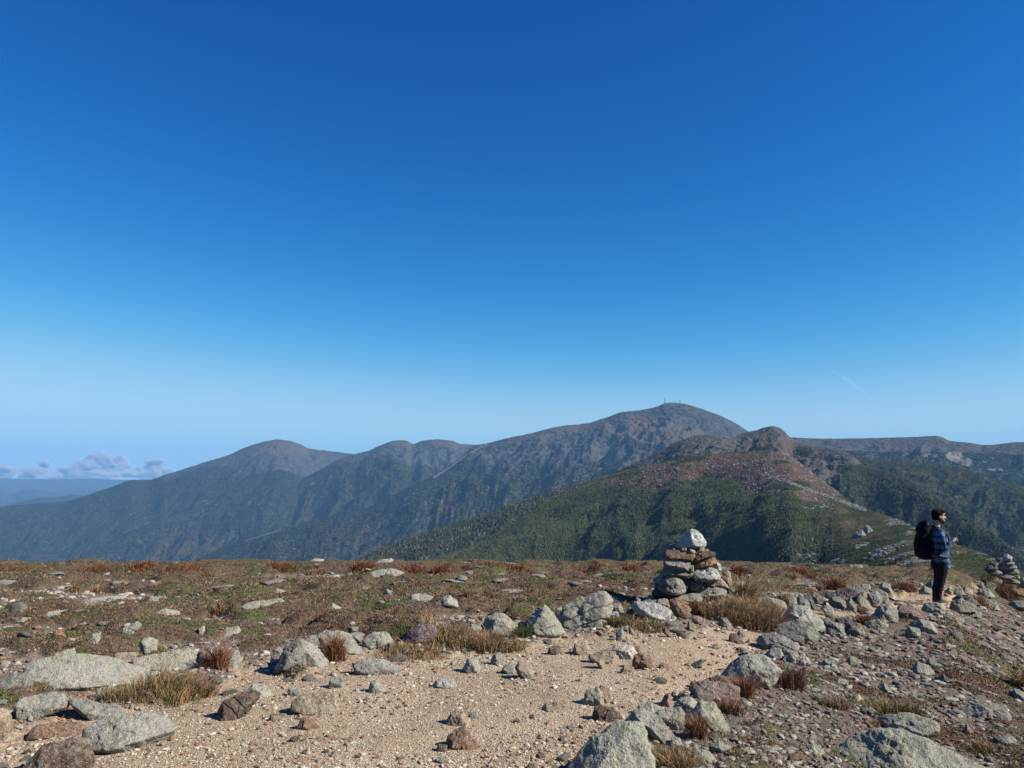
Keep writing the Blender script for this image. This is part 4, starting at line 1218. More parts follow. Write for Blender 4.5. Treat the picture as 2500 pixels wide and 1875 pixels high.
 ('D', [1200,472,1240,438,1310,438,1424,490,1424,532,1350,534,1230,513], 'pk', .05, 'boulder', EDGE, 'pink granite rock between the domed lichen boulder and the hiker', dict(lvl=5)),
 ('D', [1402,454,1430,413,1520,403,1563,440,1558,488,1450,490], 'lg', 1, 'boulder', EDGE, 'pale green rounded rock in front of the hiker\'s feet', dict(lvl=5)),
 ('D', [1304,574,1380,538,1460,558,1504,610,1440,644,1320,603], 'gr', 1, 'boulder', RUBB, 'grey-green crusted rock below the pink rock', {}),
 ('D', [1268,644,1300,588,1370,608,1384,640,1310,674], 'yg', .5, 'stone', RUBB, 'yellow-stained stone with a black shadow, below the grey-green crusted rock', {}),
 ('D', [976,564,1060,538,1134,578,1100,614,1000,593], 'yg', 1, 'boulder', RUBB, 'flat pale green rock below the domed lichen boulder', {}),
 ('D', [145,385,220,368,340,398,364,430,300,448,180,403], 'lg', .7, 'boulder', EDGE, 'pale long rock right of the straw-coloured grass clump', {}),
 ('D', [280,375,330,348,400,368,335,390], 'dk', .5, 'stone', EDGE, 'dark flat stone at the left of the far stone row', {}),
 ('D', [355,415,380,378,440,378,455,430,400,464,360,443], 'tn', .6, 'boulder', EDGE, 'tan speckled rock in the far stone row', {}),
 ('D', [445,405,470,368,530,388,554,440,500,463,470,443], 'gr', .4, 'boulder', EDGE, 'two-toned grey rock in the far stone row, dark on the left', {}),
 ('D', [505,373,560,368,608,440,570,458], 'dk', .4, 'stone', EDGE, 'thin dark leaning stone in the far stone row', {}),
 ('D', [515,355,580,333,660,370,664,420,590,424], 'br', .5, 'boulder', EDGE, 'brownish rock left of the striped rock in the far stone row', {}),
 ('D', [696,405,720,363,790,378,834,420,800,454,740,444], 'gr', .4, 'boulder', EDGE, 'striped black and white rock below the purple boulder', dict(strata=4, sang=.1)),
 ('D', [736,355,760,313,830,303,900,318,918,370,860,398,780,378], 'pu', .0, 'boulder', EDGE, 'purple rounded boulder on top of the far stone row', dict(lvl=5)),
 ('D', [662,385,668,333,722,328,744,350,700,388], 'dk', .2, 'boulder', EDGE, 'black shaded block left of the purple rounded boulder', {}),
 ('D', [825,303,880,278,990,273,1004,310,930,333,860,313], 'lg', .9, 'boulder', EDGE, 'pale green rock behind the purple rounded boulder', {}),
 ('D', [906,338,960,328,1034,380,1022,423,940,383], 'tn', .5, 'boulder', EDGE, 'tan-grey leaning slab right of the purple boulder', {}),
 ('D', [995,345,1060,333,1098,380,1082,433,1030,433], 'lg', .7, 'boulder', EDGE, 'lichened leaning slab, second right of the purple boulder', {}),
 ('D', [995,312,1040,298,1134,340,1143,412,1090,403,1050,333], 'ol', .6, 'boulder', EDGE, 'tall leaning slab ending the far stone row on the right', {}),
 ('D', [905,372,940,363,1028,430,1012,453,930,433], 'ol', .7, 'boulder', EDGE, 'olive rock at the foot of the tan-grey leaning slab', {}),
 ('D', [635,455,680,428,720,448,754,512,690,498], 'gr', .7, 'boulder', EDGE, 'wedge-shaped grey rock below the brownish rock', {}),
 ('D', [826,405,860,378,900,428,894,468,840,453], 'ol', .6, 'stone', EDGE, 'olive small rock right of the striped rock', {}),
 ('D', [1080,295,1100,258,1150,268,1178,320,1130,333], 'gr', .7, 'boulder', EDGE, 'dark-sided rock beyond the far stone row', {}),
 ('D', [1156,245,1190,223,1218,245,1192,264], 'gr', .5, 'stone', EDGE, 'small peaked rock on the heath beyond the far stone row', {}),
 ('D', [1230,300,1270,275,1300,300,1260,320], 'lg', .6, 'stone', EDGE, 'small pale rock in red grass, left of the hiker, farther', {}),
 ('D', [1310,300,1340,280,1370,300,1350,320], 'tn', .6, 'stone', EDGE, 'small tan rock in red grass, nearest left of the hiker\'s knee', {}),
 ('D', [1376,320,1420,288,1480,310,1474,347,1400,344], 'lg', .7, 'boulder', EDGE, 'pale lichened rock directly left of the hiker\'s shin', {}),
 ('D', [1426,275,1470,243,1500,260,1494,303], 'gr', .4, 'stone', EDGE, 'dark rock behind the hiker\'s knee', {}),
 ('D', [500,275,540,260,600,262,630,285,560,295], 'lg', .7, 'stone', PLAT, 'flat pale stone on the heath above the far stone row', {}),
 ('D', [820,140,860,120,930,122,955,142], 'lg', .5, 'boulder', PLAT, 'pale rock on the heath skyline, left of the hiker', {}),
 ('D', [370,135,400,125,440,130,450,142], 'lg', .5, 'stone', PLAT, 'small pale rock on the heath skyline right of the near cairn', {}),
 ('D', [1566,325,1600,298,1640,308,1624,348], 'tn', .4, 'stone', EDGE, 'tan rock right of the hiker\'s shin', {}),
 ('D', [1626,355,1650,303,1700,308,1734,350,1680,368], 'gr', .5, 'boulder', EDGE, 'pointed grey rock right of the hiker', {}),
 ('D', [1688,312,1730,293,1784,340,1750,353], 'gr', .4, 'stone', EDGE, 'small grey slab right of the pointed grey rock', {}),
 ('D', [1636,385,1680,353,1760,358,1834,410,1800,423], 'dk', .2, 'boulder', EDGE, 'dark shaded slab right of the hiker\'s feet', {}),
 ('D', [1618,430,1640,398,1700,383,1794,430,1794,463,1700,484,1622,453], 'br', .6, 'boulder', EDGE, 'brown-grey boulder in front of the dark shaded slab', dict(lvl=5)),
 ('D', [1846,425,1890,383,1950,398,1984,450,1890,453], 'ol', .9, 'boulder', EDGE, 'mossy dark green boulder toward the right edge', {}),
 ('D', [1776,275,1800,243,1850,248,1884,300,1810,294], 'dk', .5, 'boulder', EDGE, 'dark rock left below the far cairn', {}),
 ('D', [1868,275,1890,248,1962,270,1934,308,1880,303], 'gr', .6, 'boulder', EDGE, 'grey rock directly below the far cairn', {}),
 ('D', [1815,308,1900,303,1945,350,1870,363], 'lg', .7, 'boulder', EDGE, 'pale sloping rock below the dark rock near the far cairn', {}),
 ('D', [1690,495,1740,463,1844,480,1834,514], 'lg', .8, 'boulder', RUBB, 'low pale rock below the brown-grey boulder', {}),
 ('D', [2005,445,2090,398,2200,398,2200,455], 'ol', .8, 'boulder', RUBB, 'low olive rock at the right edge, below the far cairn', {}),
 ('D', [2040,300,2100,285,2200,320,2200,350,2100,340], 'or_', .3, 'boulder', EDGE, 'rust-orange rock at the right edge, below the far cairn', {}),
 ('D', [1306,915,1370,863,1440,888,1514,950,1400,954], 'lg', .8, 'boulder', RUBB, 'pale wedge rock in the middle of the rubble field', {}),
 ('D', [1436,865,1460,833,1554,870,1544,894], 'ol', .6, 'boulder', RUBB, 'thin dark-edged slab just above the pale wedge rock', {}),
 ('D', [1496,985,1560,953,1604,990,1564,1014], 'dk', .5, 'boulder', RUBB, 'dark rock below the pale wedge rock', {}),
 ('D', [1066,1045,1110,1018,1184,1085,1120,1084], 'gr', .7, 'boulder', RUBB, 'leaning grey slab above the orange grass patch', {}),
 ('D', [716,1015,770,978,834,1000,834,1028], 'gr', .8, 'stone', RUBB, 'rounded grey stone left of the leaning grey slab', {}),
 ('D', [696,885,720,858,764,890,744,913], 'yg', .8, 'stone', RUBB, 'small pale green stone left in the rubble', {}),
 ('D', [626,880,660,838,734,850,694,893], 'gr', .6, 'boulder', RUBB, 'dark grey rock left of the small pale green stone', {}),
 ('D', [796,865,860,818,934,850,904,893], 'yg', .7, 'boulder', RUBB, 'yellow-green tinged rock in the upper left of the rubble', {}),
 ('D', [876,1118,920,1103,948,1130,904,1148], 'cr', .3, 'stone', RUBB, 'cream stone left of the orange grass patch', dict(lvl=3)),
 ('D', [946,1214,1010,1203,1100,1250,1060,1268], 'gr', .8, 'boulder', RUBB, 'grey flat rock below the orange grass patch', {}),
 ('D', [1096,1295,1150,1268,1290,1253,1484,1308,1504,1342,1400,1414,1300,1404,1180,1353], 'lg', 1, 'boulder', RUBB, 'broad flat lichened slab set in the ground above the foreground lichen boulder', dict(lvl=5, thick=.5)),
 ('D', [1686,1218,1850,1173,2004,1188,2064,1300,1900,1274,1760,1253], 'lg', .9, 'boulder', RUBB, 'flat lichened rock with a dark front, right part of the rubble', dict(lvl=5, thick=.5)),
 ('D', [1696,1374,1740,1338,1784,1375,1740,1399], 'pk', .3, 'stone', RUBB, 'pinkish stone right of the broad flat lichened slab', {}),
 ('D', [526,1504,580,1478,654,1520,624,1554], 'yg', 1, 'stone', RUBB, 'pale green stone left of the foreground lichen boulder', {}),
 ('D', [1946,1424,2060,1408,2114,1450,1990,1484], 'lg', .7, 'boulder', RUBB, 'grey slab near the lower right corner', {}),
 ('D', [540,1720,640,1598,780,1498,980,1408,1060,1388,1230,1398,1400,1458,1650,1558,1900,1656,2010,1740], 'yg', .85, 'boulder', RUBB, 'huge yellow-green lichened boulder rising from the bottom edge at right', dict(lvl=6, thick=.5)),
 ('D', [2080,1120,2100,1065,2160,1080,2200,1120,2150,1150], 'gr', .8, 'boulder', RUBB, 'grey-green rock at the right edge, middle of the rubble', {}),
 ('D', [100,1515,200,1490,350,1510,220,1545], 'lg', .7, 'stone', RUBB, 'long flush pale stone in the near rubble', dict(thick=.5)),
 ('D', [370,1590,390,1560,440,1575,450,1600,410,1615], 'br', .3, 'stone', RUBB, 'brown stone left of the huge yellow-green boulder', dict(lvl=3)),
]
for reg, fl, colr, li, nm, grp, lab, opt in ROCKS:
    rock(nm, zp(reg, fl), colr, li, label=lab, cat=nm, group=grp, **{**dict(lvl=4), **opt})


def on_ridge(V, px, py):
    z = V[:, 2] - CAMZ
    dep = V[:, 1] * CP + z * SP
    q = np.hypot(1250 + F * V[:, 0] / dep - px, 937.5 - F * (z * CP - V[:, 1] * SP) / dep - py)
    return float(dep[int(np.argmin(q))])


for bp, pl, co_, lab in (
        ((2100, 1312), [890, 1010, 920, 980, 980, 965, 1012, 1010, 1000, 1058, 940, 1053], 'gr', 'pale slabby rock outcrop on the saddle left of the hiker, lower of a touching pair'),
        ((2125, 1300), [983, 962, 1000, 930, 1040, 938, 1062, 990, 1052, 1018, 1010, 1013], 'gr', 'domed grey rock outcrop on the saddle left of the hiker, upper of a touching pair'),
        ((2102, 1338), [903, 1105, 925, 1088, 1005, 1086, 1010, 1120, 960, 1142, 908, 1137], 'gr', 'blocky pale ledge on the saddle below the touching pair of outcrops')):
    oc, _, _ = rock('rock_outcrop', [(1800 + pl[i] * .3165, 980 + pl[i + 1] * .3165) for i in range(0, len(pl), 2)], co_, .5, D=on_ridge(FV, *bp), label=lab, cat='rock outcrop', rough=1.8, lvl=5)
    oc.location.z -= .30 * oc.dimensions.z
    oc.location.y += 3


# ------------------------------------------------------------------ the near cairn
foot = hitg(1690, 1478)
CD = foot[1] * CP + (foot[2] - CAMZ) * SP
cairn = empty('cairn', foot)
tag(cairn, 'tall stacked cairn of mixed grey, rust and white stones with a pointed white cap', 'cairn')
CS = [  # outline, colour, lichen, extra distance behind the front, options
 ([830,520,900,420,1000,340,1040,300,1080,310,1160,360,1225,470,1205,525,1100,565,900,555], 'wh', .3, .22, dict(lvl=5, label='pointed white-grey capstone', thick=.9)),
 ([1130,585,1150,518,1208,513,1213,572,1170,605], 'yg', .5, .12, {}),
 ([895,575,910,538,978,543,978,585], 'tn', .1, .15, dict(lvl=3)), ([998,585,1010,548,1060,553,1098,592,1080,625], 'tn', .2, .12, dict(lvl=3)), ([785,552,800,540,832,570,805,580], 'gr', .2, .2, dict(lvl=3)),
 ([698,595,718,572,900,578,1042,590,1078,642,1030,724,900,705,700,705], 'ru', .3, .10, dict(lvl=5, label='thick rust-brown slab')),
 ([1025,765,1030,720,1080,605,1200,578,1350,608,1358,652,1200,725,1060,775], 'br', .3, .12, dict(lvl=5, strata=3, label='layered grey-brown stone')),
 ([672,722,700,700,900,708,1012,740,1022,815,990,865,860,822,730,798], 'gr', .7, .06, dict(lvl=5)),
 ([1080,795,1150,738,1320,672,1392,715,1372,752,1250,812,1140,825], 'or_', .05, .08, dict(lvl=5, label='orange-brown flat stone')),
 ([1015,785,1070,782,1068,862,1025,875], 'cr', .0, .04, {}),
 ([1325,805,1380,732,1432,762,1445,845,1380,845], 'cr', .3, .14, {}),
 ([618,875,650,828,740,797,900,828,1048,890,1037,945,850,925,650,935], 'ol', .5, .04, dict(lvl=5)),
 ([1055,895,1120,848,1290,802,1372,838,1420,910,1403,975,1250,995,1100,975], 'wh', .35, .0, dict(lvl=5, label='white round stone in the right front')),
 ([1390,862,1520,847,1562,880,1578,1032,1530,1095,1470,1005,1420,955], 'tn', .3, .10, dict(lvl=5)),
 ([1215,1045,1260,998,1430,950,1485,1000,1535,1085,1440,1085,1280,1065], 'tn', .2, .03, dict(lvl=5)),
 ([585,1085,660,955,760,915,860,935,945,1060,953,1145,800,1185,700,1155,620,1115], 'gr', .5, -.02, dict(lvl=5, label='big rounded grey stone low on the left')),
 ([998,1095,1003,982,1203,987,1205,1050,1120,1135,1020,1125], 'dk', .5, .04, dict(lvl=5)),
 ([1115,1135,1250,1077,1400,1067,1505,1130,1483,1205,1380,1235,1200,1225,1150,1185], 'ol', .8, -.04, dict(lvl=5)),
 ([835,1225,880,1172,1130,1162,1195,1250,1150,1295,1000,1285,900,1255], 'gr', .8, -.08, dict(lvl=5)),
 ([1485,1145,1530,1067,1592,1062,1625,1110,1580,1165], 'gr', .5, .15, {}),
 ([505,1155,560,1087,700,1147,825,1190,760,1245,600,1225,510,1185], 'dk', .3, .05, {}),
 ([1155,1345,1250,1267,1480,1227,1565,1260,1500,1325,1300,1375], 'lg', .9, -.14, dict(lvl=5)),
 ([1470,1210,1530,1175,1570,1215,1540,1240], 'ru', .1, .05, {}),
 ([345,1275,460,1232,560,1237,605,1290,480,1305], 'gr', .6, -.05, {}), ([535,1295,600,1227,700,1227,775,1300,700,1385,600,1335], 'tn', .5, -.12, {}), ([765,1255,850,1227,950,1257,1005,1300,900,1295], 'tn', .3, -.12, {}), ([255,1255,300,1207,355,1240,345,1285], 'gr', .6, 0, {}),
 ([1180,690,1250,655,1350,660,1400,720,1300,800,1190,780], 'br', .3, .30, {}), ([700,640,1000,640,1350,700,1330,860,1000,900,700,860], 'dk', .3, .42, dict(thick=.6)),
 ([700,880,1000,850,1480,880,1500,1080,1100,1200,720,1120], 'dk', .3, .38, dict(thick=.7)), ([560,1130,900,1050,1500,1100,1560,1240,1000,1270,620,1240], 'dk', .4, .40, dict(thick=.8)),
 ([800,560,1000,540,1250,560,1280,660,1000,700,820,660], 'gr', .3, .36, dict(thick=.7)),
 ([1180,1290,1300,1250,1330,1290,1230,1330], 'gr', .6, -.02, {}),
 ([900,950,960,900,1060,930,1080,1010,1000,1060,930,1020], 'dk', .4, .16, {}), ([1200,960,1260,930,1270,1060,1210,1080], 'dk', .4, .18, {}),
]
for i, (fl, colr, li, dz, opt) in enumerate(CS):
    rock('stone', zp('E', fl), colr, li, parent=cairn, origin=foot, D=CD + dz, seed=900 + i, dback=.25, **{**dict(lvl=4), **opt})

# ------------------------------------------------------------------ the far cairn
foot2 = hitg(2450, 1436)
foot2 = np.array(foot2)
CD2 = foot2[1] * CP + (foot2[2] - CAMZ) * SP
cairn2 = empty('cairn', foot2)
tag(cairn2, 'smaller far cairn of flat grey slabs topped by a white stone, right of the hiker', 'cairn')
CS2 = [
 ([1760,855,1780,798,1830,788,1898,830,1903,892,1800,885], 'wh', .0, .15, dict(label='white capstone')), ([1660,875,1680,838,1760,838,1755,885,1700,905], 'dk', .2, .2, {}),
 ([1675,935,1800,888,1930,908,1924,945,1750,955], 'gr', .5, .08, {}), ([1535,955,1620,917,1700,917,1693,965,1560,975], 'dk', .4, .1, {}), ([1495,1015,1560,957,1680,957,1693,1012,1560,1045], 'dk', .5, .04, {}),
 ([1685,965,1830,937,1963,960,1953,1003,1760,1015], 'lg', .4, .05, {}), ([1695,1015,1850,998,1983,1010,1993,1072,1890,1105,1760,1065], 'gr', .6, .02, dict(strata=3)), ([1535,1045,1680,1017,1763,1060,1700,1105,1560,1095], 'gr', .5, .0, {}),
 ([1615,1105,1760,1067,1923,1110,1860,1155,1700,1145], 'gr', .5, -.03, {}), ([1895,1105,2000,1087,2013,1140,1900,1165], 'lg', .5, .03, {}), ([1455,1145,1540,1087,1640,1097,1703,1150,1560,1185], 'dk', .4, .03, {}),
 ([1420,1185,1560,1137,1753,1160,1743,1225,1580,1215], 'gr', .5, -.05, {}), ([1735,1165,1880,1137,2013,1180,2013,1225,1840,1215], 'gr', .6, -.06, {}), ([1995,1185,2060,1127,2140,1150,2160,1290,2000,1265], 'yg', .8, -.02, {}),
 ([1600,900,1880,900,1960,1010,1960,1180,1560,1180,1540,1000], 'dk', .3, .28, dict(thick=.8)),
]
for i, (fl, colr, li, dz, opt) in enumerate(CS2):
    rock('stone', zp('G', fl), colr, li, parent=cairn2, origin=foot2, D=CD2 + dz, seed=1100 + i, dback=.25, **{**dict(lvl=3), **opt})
# backs of both cairns: a second ring of stones so they are round from any side
for cr, ft, n, rad, hgt_, lv, sz in ((cairn, foot, 16, .34, .74, 4, .17), (cairn2, foot2, 12, .14, .36, 3, .10)):
    r = np.random.RandomState(int(n))
    for i in range(n):
        k = i // 4
        a = math.pi * (.12 + .76 * ((i % 4) + .5 * (k % 2)) / 3.6)
        rr_ = rad * (1 - .2 * k)
        nn = r.randn(12, 3); nn /= np.linalg.norm(nn, axis=1)[:, None]
        v, rd, f = star_rock(nn, r.uniform(.6, .95, 12), lv, 20)
        pos = v * np.minimum(rd, 1.3)[:, None] * np.array([sz * 1.2, sz, sz * .62])
        ca_, sa_ = math.cos(a + 1.57), math.sin(a + 1.57)
        pos = np.stack([pos[:, 0] * ca_ - pos[:, 1] * sa_, pos[:, 0] * sa_ + pos[:, 1] * ca_, pos[:, 2]], 1)
        pos += (fbm3(pos * 9 + i, 3) * .02)[:, None] * v
        mesh_obj('stone', pos, f, m_rock, parent=cr, loc=(math.cos(a) * rr_, rad * 1.25 + math.sin(a) * rr_ * .75, .07 + hgt_ / 3.6 * k), attrs=dict(lich=np.full(len(v), .6), seam=np.zeros(len(v))), color=PAL[r.choice(['gr', 'lg', 'ol', 'tn'])])
# ------------------------------------------------------------------ solid modelling helpers for the hiker, pack and clouds
def eval_mesh(V, Fl, mods):
    me = bpy.data.meshes.new('tmp')
    me.from_pydata([tuple(v) for v in V], [], [tuple(f) for f in Fl])
    o = bpy.data.objects.new('tmp', me)
    COL.objects.link(o)
    for t, kw in mods:
        m = o.modifiers.new('m', t)
        for k, v in kw.items():
            setattr(m, k, v)
    dg = bpy.context.evaluated_depsgraph_get()
    ev = o.evaluated_get(dg)
    m2 = bpy.data.meshes.new_from_object(ev)
    bpy.data.objects.remove(o)
    bpy.data.meshes.remove(me)
    return m2


def mesh_arrays(me):
    V = np.zeros(len(me.vertices) * 3)
    me.vertices.foreach_get('co', V)
    return V.reshape(-1, 3), [tuple(p.vertices) for p in me.polygons]


def loft(rings, n=24, cap=True):
    """rings: (cx, cy, cz, rx, ry[, slope]) ellipses stacked along z; slope tilts the ring in x"""
    V, Fc = [], []
    for (cx, cy, cz, rx, ry, *sl) in rings:
        s = sl[0] if sl else 0
        for i in range(n):
            a = 2 * math.pi * i / n
            V.append((cx + rx * math.cos(a), cy + ry * math.sin(a), cz + s * math.cos(a)))
    for k in range(len(rings) - 1):
        for i in range(n):
            j = (i + 1) % n
            Fc.append((k * n + i, k * n + j, (k + 1) * n + j, (k + 1) * n + i))
    if cap:
        Fc.append(tuple(range(n))[::-1])
        Fc.append(tuple((len(rings) - 1) * n + i for i in range(n)))
    return V, Fc


def tube(pts, n=12):
    """tapered limb through (x, y, z, radius) with rounded ends"""
    P = [np.array(p[:3], float) for p in pts]
    Rr = [p[3] for p in pts]
    V, Fc = [], []
    rings = []
    d0 = (P[0] - P[1]); d0 /= np.linalg.norm(d0)
    d1 = (P[-1] - P[-2]); d1 /= np.linalg.norm(d1)
    P = [P[0] + d0 * Rr[0] * .8] + P + [P[-1] + d1 * Rr[-1] * .8]
    Rr = [Rr[0] * .5] + Rr + [Rr[-1] * .5]
    up = np.array([.13, .31, .94])
    for k in range(len(P)):
        t = P[min(k + 1, len(P) - 1)] - P[max(k - 1, 0)]
        t /= np.linalg.norm(t)
        a = np.cross(t, up)
        if np.linalg.norm(a) < .2: a = np.cross(t, (1, 0, 0))
        a /= np.linalg.norm(a)
        b = np.cross(t, a)
        for i in range(n):
            th = 2 * math.pi * i / n
            V.append(tuple(P[k] + Rr[k] * (math.cos(th) * a + math.sin(th) * b)))
    for k in range(len(P) - 1):
        for i in range(n):
            j = (i + 1) % n
            Fc.append((k * n + i, k * n + j, (k + 1) * n + j, (k + 1) * n + i))
    Fc.append(tuple(range(n))[::-1])
    Fc.append(tuple((len(P) - 1) * n + i for i in range(n)))
    return V, Fc


def ball(c, r, lvl=3, lump=0, seed=0):
    v, f = ico(lvl)
    r = np.array(r if hasattr(r, '__len__') else (r, r, r))
    k = 1 + (lump * fbm3(v * 1.7 + seed, 4) if lump else 0)
    if lump: k = k[:, None]
    return (v * k * r + np.array(c)).tolist(), f.tolist()


def fused(name, parts, voxel, mat, parent, smooth_it=3, disp=0.0, dscale=8.0, **kw):
    """fuse overlapping closed pieces into ONE continuous surface"""
    V, Fc = [], []
    for v, f in parts:
        b = len(V)
        V += list(v)
        Fc += [tuple(i + b for i in ff) for ff in f]
    me = eval_mesh(V, Fc, [('REMESH', dict(mode='VOXEL', voxel_size=voxel)), ('SMOOTH', dict(factor=.5, iterations=smooth_it))])
    me.name = name
    n = len(me.vertices)
    co = np.zeros(n * 3); me.vertices.foreach_get('co', co)
    if disp:
        no = np.zeros(n * 3); me.vertices.foreach_get('normal', no)
        co = co.reshape(-1, 3)
        co = co + no.reshape(-1, 3) * (disp * fbm3(co * dscale, 3))[:, None]
        me.vertices.foreach_set('co', co.ravel())
    me.polygons.foreach_set('use_smooth', np.ones(len(me.polygons), bool))
    o = bpy.data.objects.new(name, me)
    COL.objects.link(o)
    me.materials.clear()
    me.materials.append(mat)
    if parent: o.parent = parent
    return o


# ------------------------------------------------------------------ the hiker
hp = hitg(2292, 1475)
hd = hp[1] * CP + (hp[2] - CAMZ) * SP
HS = 228 * hd / F / 1.78
person = empty('person', hp, math.radians(-10))
person.scale = (HS, HS, HS)
tag(person, 'bearded man in blue plaid shirt and dark trousers standing on the path, looking right', 'person')
m_skin = simple_mat('skin', (.52, .30, .22), .6, .3, .08, 20)
m_hair = simple_mat('hair', (.010, .008, .008), .9, .08, .3, 60)
m_beard = simple_mat('beard_hair', (.055, .033, .024), .8, .2, .4, 90)
m_trous = simple_mat('trousers', (.014, .013, .018), .9, .1, .2, 14, .3)
m_boot = simple_mat('boots', (.03, .027, .025), .7, .3, .3, 20)
m_pack = simple_mat('pack_cloth', (.004, .005, .009), .85, .12, .3, 14, .5)
m_strap = simple_mat('pack_strap', (.02, .02, .035), .6, .3, .2, 14)
m_buckle = simple_mat('buckle', (.20, .22, .26), .4, .5, .1, 14)

m_plaid, nt, out = new_mat('plaid_cloth')
g = N(nt)
tcn = g.node('ShaderNodeTexCoord').outputs['Object']
sp_ = g.node('ShaderNodeSeparateXYZ')
nt.links.new(tcn, sp_.inputs[0])
wob = g.math('MULTIPLY', g.noise(tcn, 7, 2, .5), .02)
def stripe(sock, per, ph, wd):
    t = g.math('FRACT', g.math('DIVIDE', g.math('ADD', g.math('ADD', sock, wob), ph), per))
    t = g.math('ABSOLUTE', g.math('SUBTRACT', t, .5))
    return g.ramp(t, wd, wd * .6)
c = g.mix(g.ramp(g.noise(tcn, 9, 3, .5), .35, .65), (.018, .095, .24), (.036, .17, .36))
bx, bz, by = stripe(sp_.outputs[0], .115, .03, .22), stripe(sp_.outputs[2], .125, .02, .22), stripe(sp_.outputs[1], .115, .0, .22)
c = g.mix(g.math('MULTIPLY', bz, .85), c, (.006, .01, .03))
c = g.mix(g.math('MULTIPLY', g.math('MAXIMUM', bx, by), .6), c, (.006, .012, .04))
c = g.mix(g.math('MULTIPLY', stripe(sp_.outputs[2], .125, .082, .05), .6), c, (.28, .20, .16))
c = g.mix(g.math('MULTIPLY', stripe(sp_.outputs[0], .115, .088, .045), .5), c, (.20, .28, .36))
g.bsdf(out, c, .9, g.bump(g.noise(tcn, 16, 4, .6), .5, .015), .2)

# continuous body: head, neck, torso, arms with hands, legs, feet
HX, HZ_ = .088, 1.645
def hand(w, d, side, curl):
    """five fingers fan from the palm; d = forward direction of the hand, side = +1 left hand"""
    w, d = np.array(w, float), np.array(d, float)
    d /= np.linalg.norm(d)
    s = np.array([0, side, 0.0])
    s = s - d * (s @ d); s /= np.linalg.norm(s)
    nrm = np.cross(d, s)
    out = [tube([(*w, .026), (*(w + d * .045), .030), (*(w + d * .085), .027)], 10)]
    for i, ln in enumerate((.072, .080, .074, .058)):
        o = (i - 1.5) * .017
        a = w + d * .085 + s * o
        b = a + (d * math.cos(curl) + nrm * math.sin(curl)) * ln * .5
        c2 = b + (d * math.cos(curl * 2.1) + nrm * math.sin(curl * 2.1)) * ln * .33
        e = c2 + (d * math.cos(curl * 2.9) + nrm * math.sin(curl * 2.9)) * ln * .24
        out.append(tube([(*a, .0100), (*b, .0092), (*c2, .0085), (*e, .0075)], 8))
    a = w + d * .03 - s * .026
    b = a + (d * .7 - s * .6 + nrm * .3) * .035
    e = b + (d * .9 + nrm * .5) * .03
    out.append(tube([(*a, .013), (*b, .0115), (*e, .0095)], 8))
    return out

parts = [
    ball((HX - .012, 0, HZ_ + .035), (.098, .076, .092)), ball((HX + .028, 0, HZ_ - .02), (.072, .062, .092)), ball((HX + .045, 0, HZ_ - .085), (.055, .048, .048)),
    ball((HX + .085, 0, HZ_ + .055), (.024, .045, .028)),   # brow
    tube([(HX + .088, 0, HZ_ + .022, .011), (HX + .110, 0, HZ_ - .008, .014), (HX + .118, 0, HZ_ - .022, .015)], 10),   # nose
    ball((HX + .092, 0, HZ_ - .062), (.016, .024, .007)), ball((HX + .090, 0, HZ_ - .074), (.016, .022, .008)),   # lips
    ball((HX + .086, .030, HZ_ - .018), (.018, .022, .022)), ball((HX + .086, -.030, HZ_ - .018), (.018, .022, .022)),
    ball((HX - .008, .076, HZ_ + .0), (.020, .009, .031)), ball((HX - .008, -.076, HZ_ + .0), (.020, .009, .031)),   # ears
    tube([(HX - .005, 0, HZ_ - .05, .058), (.045, 0, 1.50, .060), (.03, 0, 1.42, .072)], 14),
    loft([(.05, 0, .86, .10, .14), (.06, 0, 1.0, .09, .125), (.06, 0, 1.2, .105, .15), (.045, 0, 1.36, .10, .165), (.03, 0, 1.43, .07, .12)]),
    tube([(.02, -.17, 1.39, .06), (.045, -.235, 1.22, .045), (.07, -.25, 1.07, .038), (.17, -.20, 1.13, .034), (.262, -.135, 1.195, .026)]),
    tube([(.03, .17, 1.39, .06), (.07, .25, 1.20, .045), (.11, .27, 1.07, .038), (.20, .25, .93, .033), (.268, .21, .81, .026)]),
    tube([(.06, -.09, .88, .085), (.055, -.10, .62, .07), (.015, -.10, .44, .052), (-.03, -.10, .28, .050), (-.045, -.10, .09, .036)]),
    tube([(.06, .09, .88, .085), (.06, .10, .62, .07), (.045, .11, .43, .052), (.01, .12, .28, .052), (0, .12, .09, .036)]),
    tube([(-.075, -.10, .04, .032), (.075, -.11, .035, .026)]), tube([(-.03, .12, .04, .032), (.12, .13, .035, .026)]),
]
parts += hand((.262, -.135, 1.195), (.75, .38, .55), -1, 1.15)
parts += hand((.268, .21, .81), (.35, -.05, -.93), 1, .3)
fused('body', parts, .0065, m_skin, person, 2)
# eyes
for sy in (-1, 1):
    o = mesh_obj('eye', *[np.array(q) for q in ball((HX + .083, sy * .030, HZ_ + .022), (.012, .014, .009), 2)], simple_mat('eye_dark', (.05, .035, .03), .3, .5, .1), parent=person)
hr = [ball((HX - .026, 0, HZ_ + .056), (.106, .090, .096), 4), ball((HX - .058, 0, HZ_ + .0), (.068, .082, .078), 4), ball((HX + .036, 0, HZ_ + .100), (.078, .070, .046), 4)]
fused('hair', hr, .006, m_hair, person, 1, .004, 60)
bd = [ball((HX + .058, 0, HZ_ - .095), (.052, .050, .038), 3), ball((HX + .012, .055, HZ_ - .055), (.040, .020, .050), 3), ball((HX + .012, -.055, HZ_ - .055), (.040, .020, .050), 3),
      ball((HX + .045, .046, HZ_ - .078), (.042, .016, .030), 3), ball((HX + .045, -.046, HZ_ - .078), (.042, .016, .030), 3), ball((HX + .097, 0, HZ_ - .048), (.015, .030, .008), 3)]
